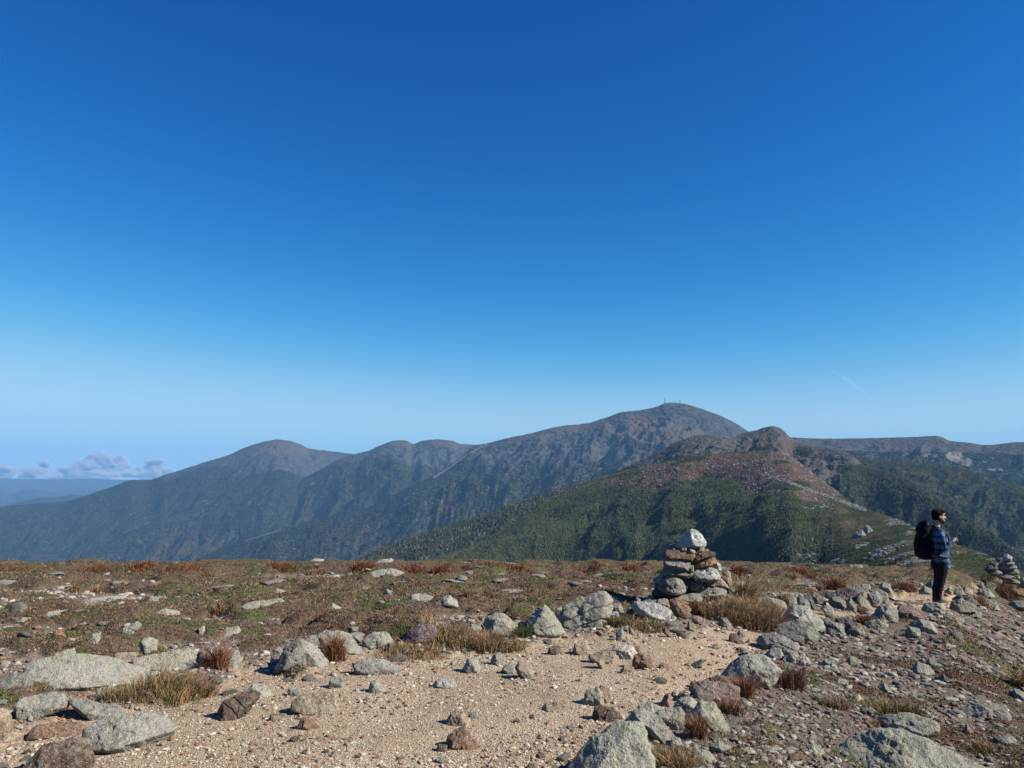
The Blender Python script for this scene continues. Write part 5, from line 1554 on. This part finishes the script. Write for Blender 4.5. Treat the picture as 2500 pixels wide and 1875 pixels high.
fused('beard', bd, .006, m_beard, person, 1, .005, 60)
shirt = [
    loft([(.075, 0, .73, .155, .185, -.075), (.075, 0, .80, .158, .19, -.055), (.07, 0, .90, .145, .175, -.02), (.075, 0, 1.02, .150, .172), (.08, 0, 1.14, .155, .185), (.07, 0, 1.26, .150, .20), (.045, 0, 1.37, .125, .195), (.03, 0, 1.44, .085, .12)], 30),
    tube([(.02, -.165, 1.375, .078), (.04, -.235, 1.23, .068), (.068, -.255, 1.07, .060), (.17, -.205, 1.125, .052), (.245, -.145, 1.185, .043)], 16),
    tube([(.03, .165, 1.375, .078), (.07, .25, 1.20, .062), (.11, .27, 1.07, .056), (.20, .25, .93, .050), (.258, .215, .835, .043)], 16),
    tube([(.26, 0, .78, .02), (.20, -.06, .72, .03), (.14, -.12, .74, .03)], 10),
]
fused('plaid_shirt', shirt, .009, m_plaid, person, 2, .012, 9)
fused('shirt_collar', [tube([(-.035, 0, 1.475, .016), (-.01, -.06, 1.47, .016), (.06, -.075, 1.45, .016), (.115, -.045, 1.415, .015), (.13, -.02, 1.385, .012)], 8), tube([(-.035, 0, 1.475, .016), (-.01, .06, 1.47, .016), (.06, .075, 1.45, .016), (.115, .045, 1.415, .015), (.13, .02, 1.385, .012)], 8)], .006, m_plaid, person, 1)
tr = [loft([(.05, 0, .66, .14, .165), (.06, 0, .80, .145, .175), (.06, 0, .93, .125, .155)], 24),
      tube([(.07, -.085, .80, .108), (.06, -.10, .62, .095), (.015, -.10, .44, .078), (-.03, -.10, .28, .072), (-.045, -.10, .10, .058)], 16),
      tube([(.06, .085, .80, .10), (.065, .10, .60, .090), (.05, .11, .42, .076), (.01, .12, .27, .076), (0, .12, .10, .066)], 16)]
fused('trousers', tr, .009, m_trous, person, 2, .014, 10)
for y, x in ((-.10, -.045), (.12, 0)):
    fused('boot', [tube([(x - .01, y, .12, .055), (x - .02, y, .06, .058)], 14), tube([(x - .035, y, .045, .045), (x + .06, y - .004, .045, .044), (x + .14, y - .008, .035, .034)], 14)], .007, m_boot, person, 1)

pack = empty('backpack', hp, math.radians(-10))
pack.scale = (HS, HS, HS)
tag(pack, 'large black hiking backpack with a rolled top worn on the man\'s back', 'backpack')
fused('pack_body', [loft([(-.19, 0, .84, .08, .12), (-.21, 0, .88, .13, .155), (-.23, 0, 1.0, .155, .165), (-.24, 0, 1.15, .150, .165), (-.215, 0, 1.31, .120, .155), (-.19, 0, 1.42, .09, .13)], 28)], .010, m_pack, pack, 4, .016, 8)
fused('pack_lid', [loft([(-.215, 0, 1.33, .12, .15), (-.205, 0, 1.41, .128, .155), (-.17, 0, 1.50, .105, .14), (-.155, 0, 1.57, .05, .10)], 24)], .009, m_pack, pack, 3, .02, 12)
for sy in (-1, 1):
    fused('side_pocket', [loft([(-.25, sy * .16, .86, .07, .035), (-.25, sy * .175, .95, .085, .045), (-.25, sy * .17, 1.08, .08, .03)], 16)], .008, m_pack, pack, 2)
    fused('shoulder_strap', [tube([(-.09, sy * .085, 1.40, .02), (-.02, sy * .095, 1.465, .021), (.07, sy * .11, 1.43, .022), (.165, sy * .12, 1.34, .021), (.205, sy * .125, 1.22, .019), (.17, sy * .16, 1.10, .014), (.02, sy * .19, 1.0, .020), (-.09, sy * .15, .95, .012)], 10)], .007, m_strap, pack, 1)
fused('hip_belt', [tube([(-.12, -.14, .93, .035), (.0, -.185, .92, .038), (.12, -.165, .90, .03), (.215, -.07, .89, .02), (.235, 0, .89, .016), (.215, .07, .89, .02), (.12, .165, .90, .03), (.0, .185, .92, .038), (-.12, .14, .93, .035)], 10)], .009, m_strap, pack, 1)
fused('buckle', [ball((.25, 0, .892), (.012, .03, .02), 2), ball((-.16, -.14, 1.50), (.008, .006, .03), 2)], .005, m_buckle, pack, 1)
fused('haul_loop', [tube([(-.10, -.03, 1.44, .008), (-.08, 0, 1.49, .008), (-.10, .03, 1.44, .008)], 8)], .004, m_strap, pack, 0)
fused('hanging_strap', [tube([(-.33, -.05, .84, .007), (-.345, -.05, .80, .007), (-.34, -.055, .77, .007)], 8)], .004, m_strap, pack, 0)

# ------------------------------------------------------------------ masts and buildings on the far summit
m_steel = simple_mat('mast_steel', (.06, .065, .08), .6, .4, .1, .1)
m_stone_b = simple_mat('summit_masonry', (.10, .095, .09), .9, .2, .2, .1)
m_white_b = simple_mat('white_boarding', (.7, .7, .7), .8, .2, .1, .1)


def box(x0, x1, y0, y1, z0, z1):
    V = [(x, y, z) for x in (x0, x1) for y in (y0, y1) for z in (z0, z1)]
    return V, [(0, 1, 3, 2), (4, 6, 7, 5), (0, 4, 5, 1), (2, 3, 7, 6), (0, 2, 6, 4), (1, 5, 7, 3)]


def joined(name, parts, mat, parent):
    V, Fc = [], []
    for v, f in parts:
        b = len(V); V += [tuple(q) for q in v]; Fc += [tuple(i + b for i in ff) for ff in f]
    me = bpy.data.meshes.new(name)
    me.from_pydata(V, [], Fc)
    me.materials.append(mat)
    o = bpy.data.objects.new(name, me)
    COL.objects.link(o)
    if parent: o.parent = parent
    return o


def beam(a, b, w):
    return tube([(*a, w), (*b, w)], 4)


def crest_z(px):
    pts = np.array([(1573, 1000), (1605, 992), (1624, 985), (1645, 984), (1668, 986), (1706, 996)], float)
    return float(np.interp(px, pts[:, 0], pts[:, 1]))


def lattice_mast(px, h, w0, w1, label, dish):
    p = crest_pt(px, crest_z(px) + 1.0, 5480)
    e = empty('radio_mast', p)
    tag(e, label, 'radio mast')
    P = []
    n = max(4, int(h / 7))
    cs = ((-1, -1), (1, -1), (1, 1), (-1, 1))
    for i in range(n):
        za, zb = h * i / n, h * (i + 1) / n
        wa, wb = w0 + (w1 - w0) * i / n, w0 + (w1 - w0) * (i + 1) / n
        for k in range(4):
            a, b = cs[k], cs[(k + 1) % 4]
            P.append(beam((a[0] * wa, a[1] * wa, za), (a[0] * wb, a[1] * wb, zb), .55))
            P.append(beam((a[0] * wa, a[1] * wa, za), (b[0] * wb, b[1] * wb, zb), .35))
            P.append(beam((a[0] * wb, a[1] * wb, zb), (b[0] * wb, b[1] * wb, zb), .35))
    joined('lattice_shaft', P, m_steel, e)
    joined('antenna', [tube([(0, 0, h - 2, .7), (0, 0, h + 7, .35)], 6)] + [beam((-2.5, 0, h * f), (2.5, 0, h * f), .5) for f in dish], m_steel, e)
    return e


lattice_mast(1622.5, 38, 2.4, 1.3, 'tallest thin radio mast, leftmost on the far summit', (.1, .55, .85))
lattice_mast(1660, 23, 2.8, 2.2, 'shorter thick radio mast, rightmost on the far summit', (.3, .8, .95))


def summit_house(px, D, w, d, h, rh, mat, name, label, cat, tower=None, dz=0):
    p = crest_pt(px, crest_z(px) + 1.2, D)
    p[2] += dz
    e = empty(name, p)
    tag(e, label, cat)
    joined('wall', [box(-w, w, -d, d, -3, h)], mat, e)
    V = [(-w * 1.04, -d * 1.06, h + .05), (w * 1.04, -d * 1.06, h + .05), (w * 1.04, d * 1.06, h + .05), (-w * 1.04, d * 1.06, h + .05), (-w * 1.0, 0, h + rh), (w * 1.0, 0, h + rh)]
    joined('roof', [(V, [(0, 1, 5, 4), (2, 3, 4, 5), (0, 4, 3), (1, 2, 5), (3, 2, 1, 0)])], m_steel, e)
    for i in range(3):
        x = -w * .6 + w * .6 * i
        joined('window', [box(x - w * .12, x + w * .12, -d - .15, -d - .02, h * .35, h * .7)], m_steel, e)
    if tower:
        joined('tower', [tube([(0, 0, h - 1, tower[0]), (0, 0, h + tower[1], tower[0] * .85)], 16)], mat, e)
    return e


summit_house(1636, 5482, 4.5, 5, 8, 3, m_stone_b, 'summit_building', 'dark humped summit building just right of the tallest mast', 'building')
summit_house(1641, 5486, 3.2, 4, 5, 2, m_stone_b, 'summit_building', 'smallest dark building beside the humped summit building', 'building')
summit_house(1648, 5484, 2.2, 3, 9, 1, m_stone_b, 'observation_tower', 'summit tower with a round top between the two masts', 'tower', (2.0, 9))
summit_house(1655, 5490, 9, 5, 4, 1.5, m_stone_b, 'summit_building', 'long low dark building at the foot of the rightmost mast', 'building')
summit_house(1667, 5484, 2.6, 4, 3.5, 2, m_white_b, 'summit_building', 'tiny white building at the right end of the summit', 'building')

# ------------------------------------------------------------------ clouds, beyond the haze
m_cloud, nt, out = new_mat('cloud_vapour')
g = N(nt)
pv = nt.nodes.new('ShaderNodeVolumePrincipled')
pv.inputs['Color'].default_value = (1, .97, .98, 1)
tcn = g.node('ShaderNodeTexCoord').outputs['Object']
dn = g.noise(tcn, .0042, 5, .62)
nt.links.new(g.ramp(dn, .36, .62, 0, .020), pv.inputs['Density'])
nt.links.new(pv.outputs[0], out.inputs['Volume'])
CL = [('broad billowing cloud, largest and brightest above the far left hills', [(570, 490, 100, 38), (660, 470, 110, 55), (760, 415, 75, 55), (860, 440, 95, 62), (780, 500, 190, 34), (940, 410, 40, 30)]),
      ('flat low cloud left of the largest one', [(250, 492, 75, 38), (330, 515, 90, 24), (410, 512, 70, 20)]),
      ('tiny dark cloud puff floating above the flat low cloud', [(345, 415, 36, 22), (370, 430, 16, 18)]),
      ('cloud bank cut off by the left edge', [(20, 480, 80, 32), (90, 470, 50, 12), (-60, 480, 80, 40)]),
      ('ragged thin cloud right of the largest one, above the slope', [(1150, 490, 80, 44), (1200, 450, 60, 26), (1280, 480, 60, 26), (1040, 490, 110, 18)]),
      ('thin dark streak of cloud topping the ragged one', [(1190, 400, 62, 16), (1240, 392, 34, 9)])]
for i, (lab, bl) in enumerate(CL):
    c0 = crest_pt(bl[0][0] * .3165, 1000 + bl[0][1] * .3165, 29500)
    e = None
    P = []
    for k, (bx_, by_, rx_, ry_) in enumerate(bl):
        c = crest_pt(bx_ * .3165, 1000 + by_ * .3165, 29500)
        s = .3165 * 29500 / F * 1.15
        P.append(ball(tuple(c - c0), (rx_ * s, rx_ * s * .8, ry_ * s * 1.15), 4, .55, i * 7 + k))
    o = fused('cloud', P, 24, m_cloud, None, 1)
    o.location = c0
    tag(o, lab, 'cloud')

c0 = crest_pt(2125, 975, 29500)
pts_ = [crest_pt(x, y, 29500) - c0 for x, y in ((2030, 905), (2060, 922), (2095, 945), (2125, 975))]
o = fused('contrail', [tube([(*p, w) for p, w in zip(pts_, (40, 70, 95, 60))], 12)], 14, m_cloud, None, 1, 20, .01)
o.location = c0
tag(o, 'faint diagonal white vapour streak in the blue sky above the right ridge', 'contrail')
m_wisp = m_cloud.copy(); m_wisp.name = 'wisp_vapour'
for n_ in m_wisp.node_tree.nodes:
    if n_.type == 'MAP_RANGE': n_.inputs[4].default_value = .0006
o.data.materials[0] = m_wisp
# ------------------------------------------------------------------ ground cover and loose stones
def ground_points(n, x0, x1, y0, y1, seed, powr=1.0):
    """spread points over the ground seen between these photo rows, so grain density holds at every distance"""
    r = np.random.RandomState(seed)
    px = r.uniform(x0, x1, n)
    py = y0 + (y1 - y0) * r.rand(n) ** powr
    u, v = (px - 1250) / F, (937.5 - py) / F
    dx, dy, dz = u, CP - v * SP, SP + v * CP
    t = np.full(n, 6.0)
    for _ in range(40):      # solve for the crossing with the smooth dome
        h = base_h(dx * t, dy * t)
        t = np.clip(t + .8 * (h - (CAMZ + dz * t)) / np.minimum(dz, -.05), 2.5, 45)
    x, y = dx * t, dy * t
    x += r.uniform(-.3, .3, n) * t * .02
    y += r.uniform(-.5, .5, n) * t * .06
    return x, y, t


def lerp(a, b, t):
    return np.array(a) * (1 - t) + np.array(b) * t


def stones(name, n, reg, wfn, s0, s1, powr, cA, cB, seed, tmpl, flat=(.5, .9), extra=None, sink=.25):
    x, y, t = ground_points(n, *reg, seed)
    z = zones(x, y)
    r = np.random.RandomState(seed + 3)
    keep = r.rand(n) < wfn(x, y, z)
    x, y, t = x[keep], y[keep], t[keep]
    m = len(x)
    h = ground_h(x, y)
    s = s0 * (s1 / s0) ** (r.rand(m) ** powr) * np.clip(t / 9, .55, 1.6)
    tt = r.rand(m)[:, None]
    c = lerp(cA, cB, tt)
    if extra is not None:
        k = r.rand(m) < extra[0]
        c[k] = np.array(extra[1]) * r.uniform(.7, 1.3, (k.sum(), 1))
    sc = np.stack([s, s * r.uniform(.7, 1, m), s * r.uniform(*flat, m)], 1)
    o = combine(name, tmpl, np.stack([x, y, h + s * (.5 - sink) * .6], 1), sc, r.uniform(0, 6.28, m), m_grit, c, tilt=r.uniform(-.5, .5, m))
    tag(o, kind='stuff')
    return o


ALLR = (-60, 2560, 1500, 1940)
stones('gravel', 60000, (-60, 2400, 1440, 1940), lambda x, y, z: z[0] * .95, .006, .026, 1.8, (.36, .32, .24), (.60, .55, .44), 401, ST0, extra=(.25, (.20, .13, .08)))
stones('pebbles', 16000, (-60, 2400, 1440, 1940), lambda x, y, z: z[0] * sstep(-.15, .3, fbm2(x * 1.4, y * 1.4, 3, 77)) * .8 + z[0] * (z[4] < .6) * .5, .014, .055, 2.4, (.28, .21, .15), (.56, .47, .36), 411, ST1, extra=(.3, (.22, .12, .075)))
stones('rubble', 33000, (1250, 3050, 1440, 1940), lambda x, y, z: z[1] * (1 - .7 * z[2]), .010, .075, 2.0, (.13, .11, .09), (.36, .335, .275), 421, ST1, extra=(.25, (.16, .118, .10)))
stones('stony_debris', 26000, (-60, 2560, 1400, 1780), lambda x, y, z: (1 - z[0]) * (1 - z[1]) * (1 - .97 * z[2]), .012, .07, 1.8, (.20, .17, .14), (.44, .40, .34), 431, ST1, extra=(.2, (.26, .15, .10)))


def blades(name, x, y, hgt_, wid, cols, seed, lean=.5, mat=None, spread=1.0):
    """short leafy shoots: one folded triangle pair each"""
    n = len(x)
    r = np.random.RandomState(seed)
    z = ground_h(x, y)
    a = r.uniform(0, math.pi * 2, n)
    ca, sa = np.cos(a), np.sin(a)
    lx, ly = r.randn(n) * lean * hgt_, r.randn(n) * lean * hgt_
    b = np.stack([x, y, z - .004], 1)
    w = wid[:, None] * np.stack([ca, sa, 0 * ca], 1)
    tip = b + np.stack([lx, ly, hgt_], 1)
    mid = b + np.stack([lx * .35, ly * .35, hgt_ * .55], 1) + w * .2
    V = np.stack([b - w, b + w, mid + w * .7, tip], 1).reshape(-1, 3)
    k = np.arange(n)[:, None] * 4
    Fc = np.concatenate([k + np.array([[0, 1, 2]]), k + np.array([[0, 2, 3]])])
    C = np.repeat(cols, 4, 0)
    o = mesh_obj(name, V, Fc, mat or m_blade, smooth=False, cols=C)
    tag(o, kind='stuff')
    return o


def cover(name, n, reg, seed, which, hmul=1.0):
    x, y, t = ground_points(n, *reg, seed)
    z = zones(x, y)
    gr, rd, tw = tones(x, y)
    r = np.random.RandomState(seed + 1)
    p = z[2] * (1 - z[0])
    if which == 'heath': p = p * (1 - .92 * gr)
    if which == 'green': p = p * gr
    if which == 'dry': p = sstep(-.55, .05, z[4]) * (1 - z[0]) * .4 * sstep(-.2, .2, fbm2(x * 1.3, y * 1.3, 3, 91)) + .12 * (1 - z[0])
    keep = r.rand(n) < p
    x, y, t, gr, rd, tw = [q[keep] for q in (x, y, t, gr, rd, tw)]
    m = len(x)
    q = r.rand(m)[:, None]
    patch = np.clip(.5 + .9 * fbm2(x * 2.2, y * 3.2, 3, 55), 0, 1)[:, None]
    if which == 'heath':
        c = lerp((.10, .064, .044), (.27, .175, .115), np.clip(q * .6 + patch * .5, 0, 1))
        c = c * (1 - rd[:, None] * .75) + np.array((.20, .032, .03)) * rd[:, None] * .75
        c = c * (1 - tw[:, None] * .7) + np.array((.17, .135, .125)) * tw[:, None] * .7
        k = r.rand(m) < .12
        c[k] = np.array((.30, .21, .085)) * r.uniform(.7, 1.2, (k.sum(), 1))
        k = r.rand(m) < .10
        c[k] = np.array((.085, .10, .03)) * r.uniform(.7, 1.3, (k.sum(), 1))
        h = r.uniform(.010, .030, m)
    elif which == 'green':
        c = lerp((.06, .07, .024), (.18, .195, .07), q)
        k = r.rand(m) < .15
        c[k] = (.26, .20, .07)
        h = r.uniform(.012, .032, m)
    else:
        c = lerp((.22, .11, .05), (.40, .27, .12), q)
        k = r.rand(m) < .25
        c[k] = (.07, .085, .025)
        h = r.uniform(.02, .055, m)
    s = np.clip(t / 10, .6, 2.2)
    wid = r.uniform(.004, .008, m) * s * (1 if which != 'dry' else .6)
    blades(name, x, y, h * np.clip(s, .8, 1.3) * hmul, wid, c, seed + 2, .7)


cover('heath_mat', 430000, (-450, 2950, 1372, 1700), 501, 'heath')
cover('green_mat', 280000, (-450, 2950, 1372, 1760), 511, 'green')
cover('dry_grass', 60000, (-60, 2560, 1420, 1900), 521, 'dry')
cover('rubble_heath', 230000, (1400, 3000, 1480, 1930), 531, 'heath', .7)

# ------------------------------------------------------------------ grass tufts
def tuft(px, py, wpx, hpx, n, c0, c1, lean, label, seed, group='grass tufts', fan=.6, grn=.1, name='grass_tuft'):
    p = hitg(px, py)
    dep = p[1] * CP + (p[2] - CAMZ) * SP
    W, H = wpx * dep / F, hpx * dep / F
    r = np.random.RandomState(seed)
    n = int(n * 1.9)
    hpx = hpx * (.85 if hpx < 45 else .72)
    # several clumps that merge, each with its own height, lean and place
    nk = 5 + int(wpx / 16)
    sp_k = 1.0 if wpx > 90 else .6 if wpx > 54 else .35
    kx, ky = r.uniform(-.42, .42, nk) * W * sp_k, r.uniform(-.5, .5, nk) * min(W * .5, .5) * sp_k
    kh, kl, ks = r.uniform(.35, 1.05, nk), r.randn(nk) * .28, r.uniform(.10, .18, nk)
    w_ = r.randint(nk, size=n)
    bx_ = np.clip(kx[w_] + r.randn(n) * ks[w_] * W, -W * .55, W * .55)
    by_ = ky[w_] + np.clip(r.randn(n), -2, 2) * np.minimum(ks[w_] * W, .12)
    h = H * kh[w_] * r.uniform(.3, 1.15, n)
    a = r.uniform(0, 6.28, n)
    outx = (bx_ - kx[w_]) / (ks[w_] * W + .01) * fan * h * .4 + (lean[0] + kl[w_]) * h + r.randn(n) * .40 * h
    outy = (by_ - ky[w_]) / .1 * fan * h * .25 + lean[1] * h + r.randn(n) * .40 * h
    base = np.stack([bx_, by_, ground_h(p[0] + bx_, p[1] + by_) - p[2] - .01], 1)
    wd = .0017 * np.clip(dep / 5, .9, 4) * r.uniform(.6, 1.3, n)
    sd = np.stack([np.cos(a), np.sin(a), 0 * a], 1) * wd[:, None]
    q1 = base + np.stack([outx * .18, outy * .18, h * .45], 1)
    q2 = base + np.stack([outx * .55, outy * .55, h * .82], 1)
    q3 = base + np.stack([outx * 1.25, outy * 1.25, h * (1.0 - .35 * r.rand(n) * np.minimum(np.hypot(outx, outy) / (h + 1e-6), 1.2))], 1)
    V = np.stack([base - sd, base + sd, q1 - sd * .9, q1 + sd * .9, q2 - sd * .6, q2 + sd * .6, q3], 1).reshape(-1, 3)
    k = np.arange(n)[:, None] * 7
    Fc = np.concatenate([k + np.array([t]) for t in ((0, 1, 3), (0, 3, 2), (2, 3, 5), (2, 5, 4), (4, 5, 6))])
    t = r.rand(n)[:, None]
    c = lerp(c0, c1, t)
    m = r.rand(n) < grn
    c[m] = np.array((.06, .085, .025)) * r.uniform(.7, 1.4, (m.sum(), 1))
    c = np.repeat(c, 7, 0)
    o = mesh_obj(name, V, Fc, m_blade, smooth=False, cols=c, loc=p)
    tag(o, label, 'grass tuft', group)
    return o


RED0, RED1 = (.14, .055, .03), (.36, .17, .085)
ORG0, ORG1 = (.17, .09, .045), (.46, .30, .155)
STR0, STR1 = (.20, .11, .055), (.50, .36, .20)
TG = 'dry grass tufts'
tuft(524, 1628, 60, 72, 620, RED0, (.40, .17, .08), (.22, 0), 'red-brown leaning grass tuft in front of a pale rounded rock at left', 601, TG, .4, .05)
tuft(425, 1698, 170, 60, 1700, ORG0, ORG1, (.05, 0), 'wide orange and green grass clump at the right end of the largest left boulder', 602, TG, .8, .25)
tuft(300, 1708, 90, 42, 700, ORG0, ORG1, (-.1, 0), 'low green and rusty grass clump beneath the largest left boulder', 603, TG, .8, .4)
tuft(495, 1692, 60, 44, 500, ORG0, ORG1, (.2, 0), 'small orange grass clump at the sand edge right of the wide clump', 604, TG, .8, .2)
tuft(815, 1612, 60, 66, 620, RED0, (.36, .16, .08), (.02, 0), 'upright rusty grass tuft between the split rock and a round boulder', 605, TG, .4, .1)
tuft(1110, 1572, 150, 44, 1300, ORG0, ORG1, (.1, 0), 'long orange grass strip left of the pinkish peaked boulder', 606, TG, .8, .2)
tuft(1225, 1580, 100, 50, 1100, ORG0, ORG1, (0, 0), 'orange grass clump below the pinkish peaked boulder', 607, TG, .8, .15)
tuft(1268, 1560, 44, 38, 400, (.06, .08, .03), (.16, .16, .06), (0, 0), 'green bushy tuft right of the pinkish peaked boulder', 608, TG, .8, .6)
tuft(1010, 1588, 150, 26, 800, ORG0, ORG1, (.1, 0), 'thin dry grass strip below the purple rock', 609, TG, .9, .1)
tuft(1495, 1528, 90, 36, 700, ORG0, ORG1, (0, 0), 'rusty and green grass clump beneath the white stone by the big seamed slab', 610, TG, .9, .3)
tuft(1580, 1535, 120, 30, 800, ORG0, ORG1, (.1, 0), 'grass strip below the white-pink oblong rock', 611, TG, .9, .35)
tuft(1700, 1498, 60, 46, 420, RED0, RED1, (.1, 0), 'rusty grass tuft between the red-brown block and the cairn', 612, TG, .7, .1)
tuft(1800, 1518, 150, 70, 2000, ORG0, ORG1, (.05, 0), 'broad orange-brown grass clump right of the near cairn', 613, TG, .8, .15)
tuft(1815, 1480, 50, 82, 700, STR0, STR1, (.02, .0), 'tall straw-coloured grass plume against the right side of the near cairn', 614, TG, .5, .0)
tuft(1865, 1505, 80, 50, 900, ORG0, ORG1, (.1, 0), 'rusty right end of the grass beside the near cairn', 615, TG, .8, .1)
tuft(1815, 1702, 44, 62, 560, RED0, RED1, (.12, 0), 'dark red tuft right of the grey-pink boulder', 616, TG, .4, .05)
tuft(1925, 1682, 74, 62, 800, (.07, .025, .018), (.24, .10, .06), (.45, 0), 'dark red leaning tuft right of the large pale grey boulder', 617, TG, .35, .03)
tuft(1780, 1742, 56, 40, 420, RED0, RED1, (0, 0), 'short dark red tuft below the grey-pink boulder', 618, TG, .7, .15)
tuft(1705, 1802, 44, 66, 600, RED0, RED1, (0, 0), 'red-brown tuft left of the broad tan-green boulder', 619, TG, .4, .1)
tuft(1640, 1870, 110, 60, 1000, ORG0, ORG1, (-.1, 0), 'orange grass clump right of the big foreground boulder', 620, TG, .9, .15)
tuft(2180, 1748, 110, 50, 1400, (.17, .10, .04), (.36, .24, .10), (.05, 0), 'wide olive-orange grass patch in the middle of the rubble', 621, TG, .9, .3)
tuft(2040, 1728, 80, 34, 500, ORG0, ORG1, (0, 0), 'low orange grass patch left of the wide rubble patch', 622, TG, .9, .3)
tuft(2500, 1680, 60, 44, 600, ORG0, ORG1, (0, 0), 'orange grass at the right edge of the rubble', 623, TG, .9, .1)
tuft(2460, 1465, 90, 46, 800, RED0, ORG1, (0, 0), 'rusty grass below the far cairn', 624, TG, .8, .05)
tuft(2400, 1478, 60, 26, 400, RED0, ORG1, (0, 0), 'short rusty grass between rocks left below the far cairn', 625, TG, .8, .05)
tuft(2210, 1440, 60, 34, 500, RED0, RED1, (0, 0), 'rusty grass above the narrow far end of the sand', 626, TG, .8, .05)
tuft(2040, 1440, 60, 34, 500, RED0, RED1, (.2, 0), 'red grass behind the far stone row', 627, TG, .7, .05)
tuft(2105, 1500, 40, 26, 300, ORG0, ORG1, (0, 0), 'yellow-brown tuft under the leaning slabs of the far stone row', 628, TG, .8, .2)
tuft(2110, 1525, 44, 34, 350, RED0, RED1, (.1, 0), 'dark rusty tuft left of the domed lichen boulder', 629, TG, .6, .1)
tuft(2140, 1772, 50, 20, 260, ORG0, ORG1, (0, 0), 'sparse grass above the broad flat lichened slab', 630, TG, .9, .2)
tuft(2400, 1840, 80, 30, 400, ORG0, ORG1, (0, 0), 'sparse yellow grass near the lower right corner', 631, TG, .9, .2)
tuft(1860, 1645, 50, 18, 260, (.06, .08, .03), (.16, .17, .06), (0, 0), 'green cushion of leaves right of the large pale grey boulder', 632, TG, .9, .7)
tuft(1940, 1568, 100, 24, 600, (.17, .04, .03), (.30, .12, .05), (0, 0), 'red-leaved low plants below the speckled boulder', 633, TG, .9, .3)
tuft(1075, 1402, 46, 30, 500, RED0, (.38, .13, .06), (.25, 0), 'vivid red-brown tuft right of the largest grey boulder on the heath', 634, TG, .6, .0)
for i, (px, w, h) in enumerate([(60, 90, 12), (240, 60, 10), (470, 70, 12), (880, 40, 16), (1000, 60, 14), (1140, 90, 16), (1270, 60, 14), (1435, 70, 26), (1530, 60, 18), (1810, 50, 20), (1960, 60, 10), (680, 60, 10), (340, 60, 9)]):
    tuft(px, 1393 if px < 1700 else 1402, w * 1.5, h * .55 + 9, 420, RED0, (.34, .14, .07), (.6, 0), 'windblown red-brown grass tuft on the heath skyline', 650 + i, 'red grass tufts along the heath skyline', .7, .0)
r = np.random.RandomState(71)
for i in range(26):
    px, py = r.uniform(20, 2100), 1392 + 110 * r.rand() ** 1.3
    p = hitg(px, py)
    z = zones(np.array([p[0]]), np.array([p[1]]))
    if z[0][0] > .05 or z[1][0] > .3: continue
    tuft(px, py, r.uniform(24, 54), r.uniform(8, 14) * (1 + (py - 1392) / 90), 160, RED0, ORG1, (.2, 0), 'small windblown tuft of rusty grass out on the brown heath', 700 + i, 'small tufts scattered over the heath', .8, .05)

# ------------------------------------------------------------------ single loose stones
ST3 = [rough_stone(s, 3, .6) for s in range(340, 352)]
taken = []
for o in list(COL.objects):
    if o.parent is None and o.get('category') in ('boulder', 'stone', 'cairn', 'person'):
        taken.append((o.location.x, o.location.y, max(o.dimensions.x, .05) * .5 if o.type == 'MESH' else .6))
PROTO = []
for k, (v, f) in enumerate(ST3):
    rr3 = np.random.RandomState(k)
    v = v + (fbm3(v * 2.6 + k * 5, 4) * .10)[:, None] * v
    me_o = mesh_obj('stone', v, f, m_rock, attrs=dict(lich=np.full(len(v), .2 + .6 * rr3.rand()), seam=np.zeros(len(v))))
    PROTO.append(me_o.data)
    bpy.data.objects.remove(me_o)


def loose(n, reg, wfn, s0, s1, cols, label, group, seed, flat=1.0):
    x, y, t = ground_points(n * 14, *reg, seed)
    z = zones(x, y)
    r = np.random.RandomState(seed)
    ok = r.rand(len(x)) < wfn(x, y, z)
    k = 0
    for i in np.nonzero(ok)[0]:
        if k >= n: break
        s = s0 * (s1 / s0) ** (r.rand() ** 1.6) * np.clip(t[i] / 8, .7, 1.7)
        if any((x[i] - a) ** 2 + (y[i] - b) ** 2 < (c + s) ** 2 for a, b, c in taken): continue
        taken.append((x[i], y[i], s))
        o = bpy.data.objects.new('stone', PROTO[r.randint(len(PROTO))])
        COL.objects.link(o)
        o.location = (x[i], y[i], gh(x[i], y[i]) + s * .08 * flat)
        o.scale = (s, s * r.uniform(.7, 1), s * r.uniform(.7, 1.2) * flat)
        tl = .3 * flat
        o.rotation_euler = (r.uniform(-tl, tl), r.uniform(-tl, tl), r.uniform(0, 6.28))
        c = np.array(PAL[cols[r.randint(len(cols))]]) * r.uniform(.8, 1.15)
        o.color = (*c, 1)
        tag(o, label, 'stone', group)
        k += 1


loose(62, (-40, 1900, 1378, 1462), lambda x, y, z: (z[0] < .05) * 1.0, .07, .22, ['lg', 'cr', 'lg', 'wh'], 'pale weathered stone showing as a light sliver in the brown heath', 'pale stones sunk in the heath', 801, .30)
loose(40, (-40, 1300, 1470, 1680), lambda x, y, z: (z[0] < .1) * (z[1] < .1) * (1 - .8 * z[2]), .04, .11, ['lg', 'gr', 'tn', 'lg'], 'small pale stone lying on bare ground between the mats left of the path', 'small stones between the plant mats', 811)
loose(26, (0, 1900, 1540, 1850), lambda x, y, z: (z[0] > .95) * 1.0, .025, .055, ['ru', 'tn', 'br', 'tn'], 'fist-sized loose stone lying on the sandy gravel of the path', 'loose stones on the sandy path', 821)
loose(56, (1700, 2540, 1490, 1860), lambda x, y, z: (z[1] > .8) * 1.0, .04, .11, ['gr', 'lg', 'gr', 'ol', 'lg'], 'small grey lichened stone lying loose in the rubble right of the path', 'small stones of the rubble field', 831)
loose(44, (0, 2300, 1480, 1860), lambda x, y, z: (np.abs(z[4]) < .3) * 1.0, .05, .13, ['gr', 'tn', 'lg', 'ru', 'tn'], 'small rough stone wedged in the broken edge of the path', 'small stones along the path edge', 841)
print('objects', len(COL.objects))
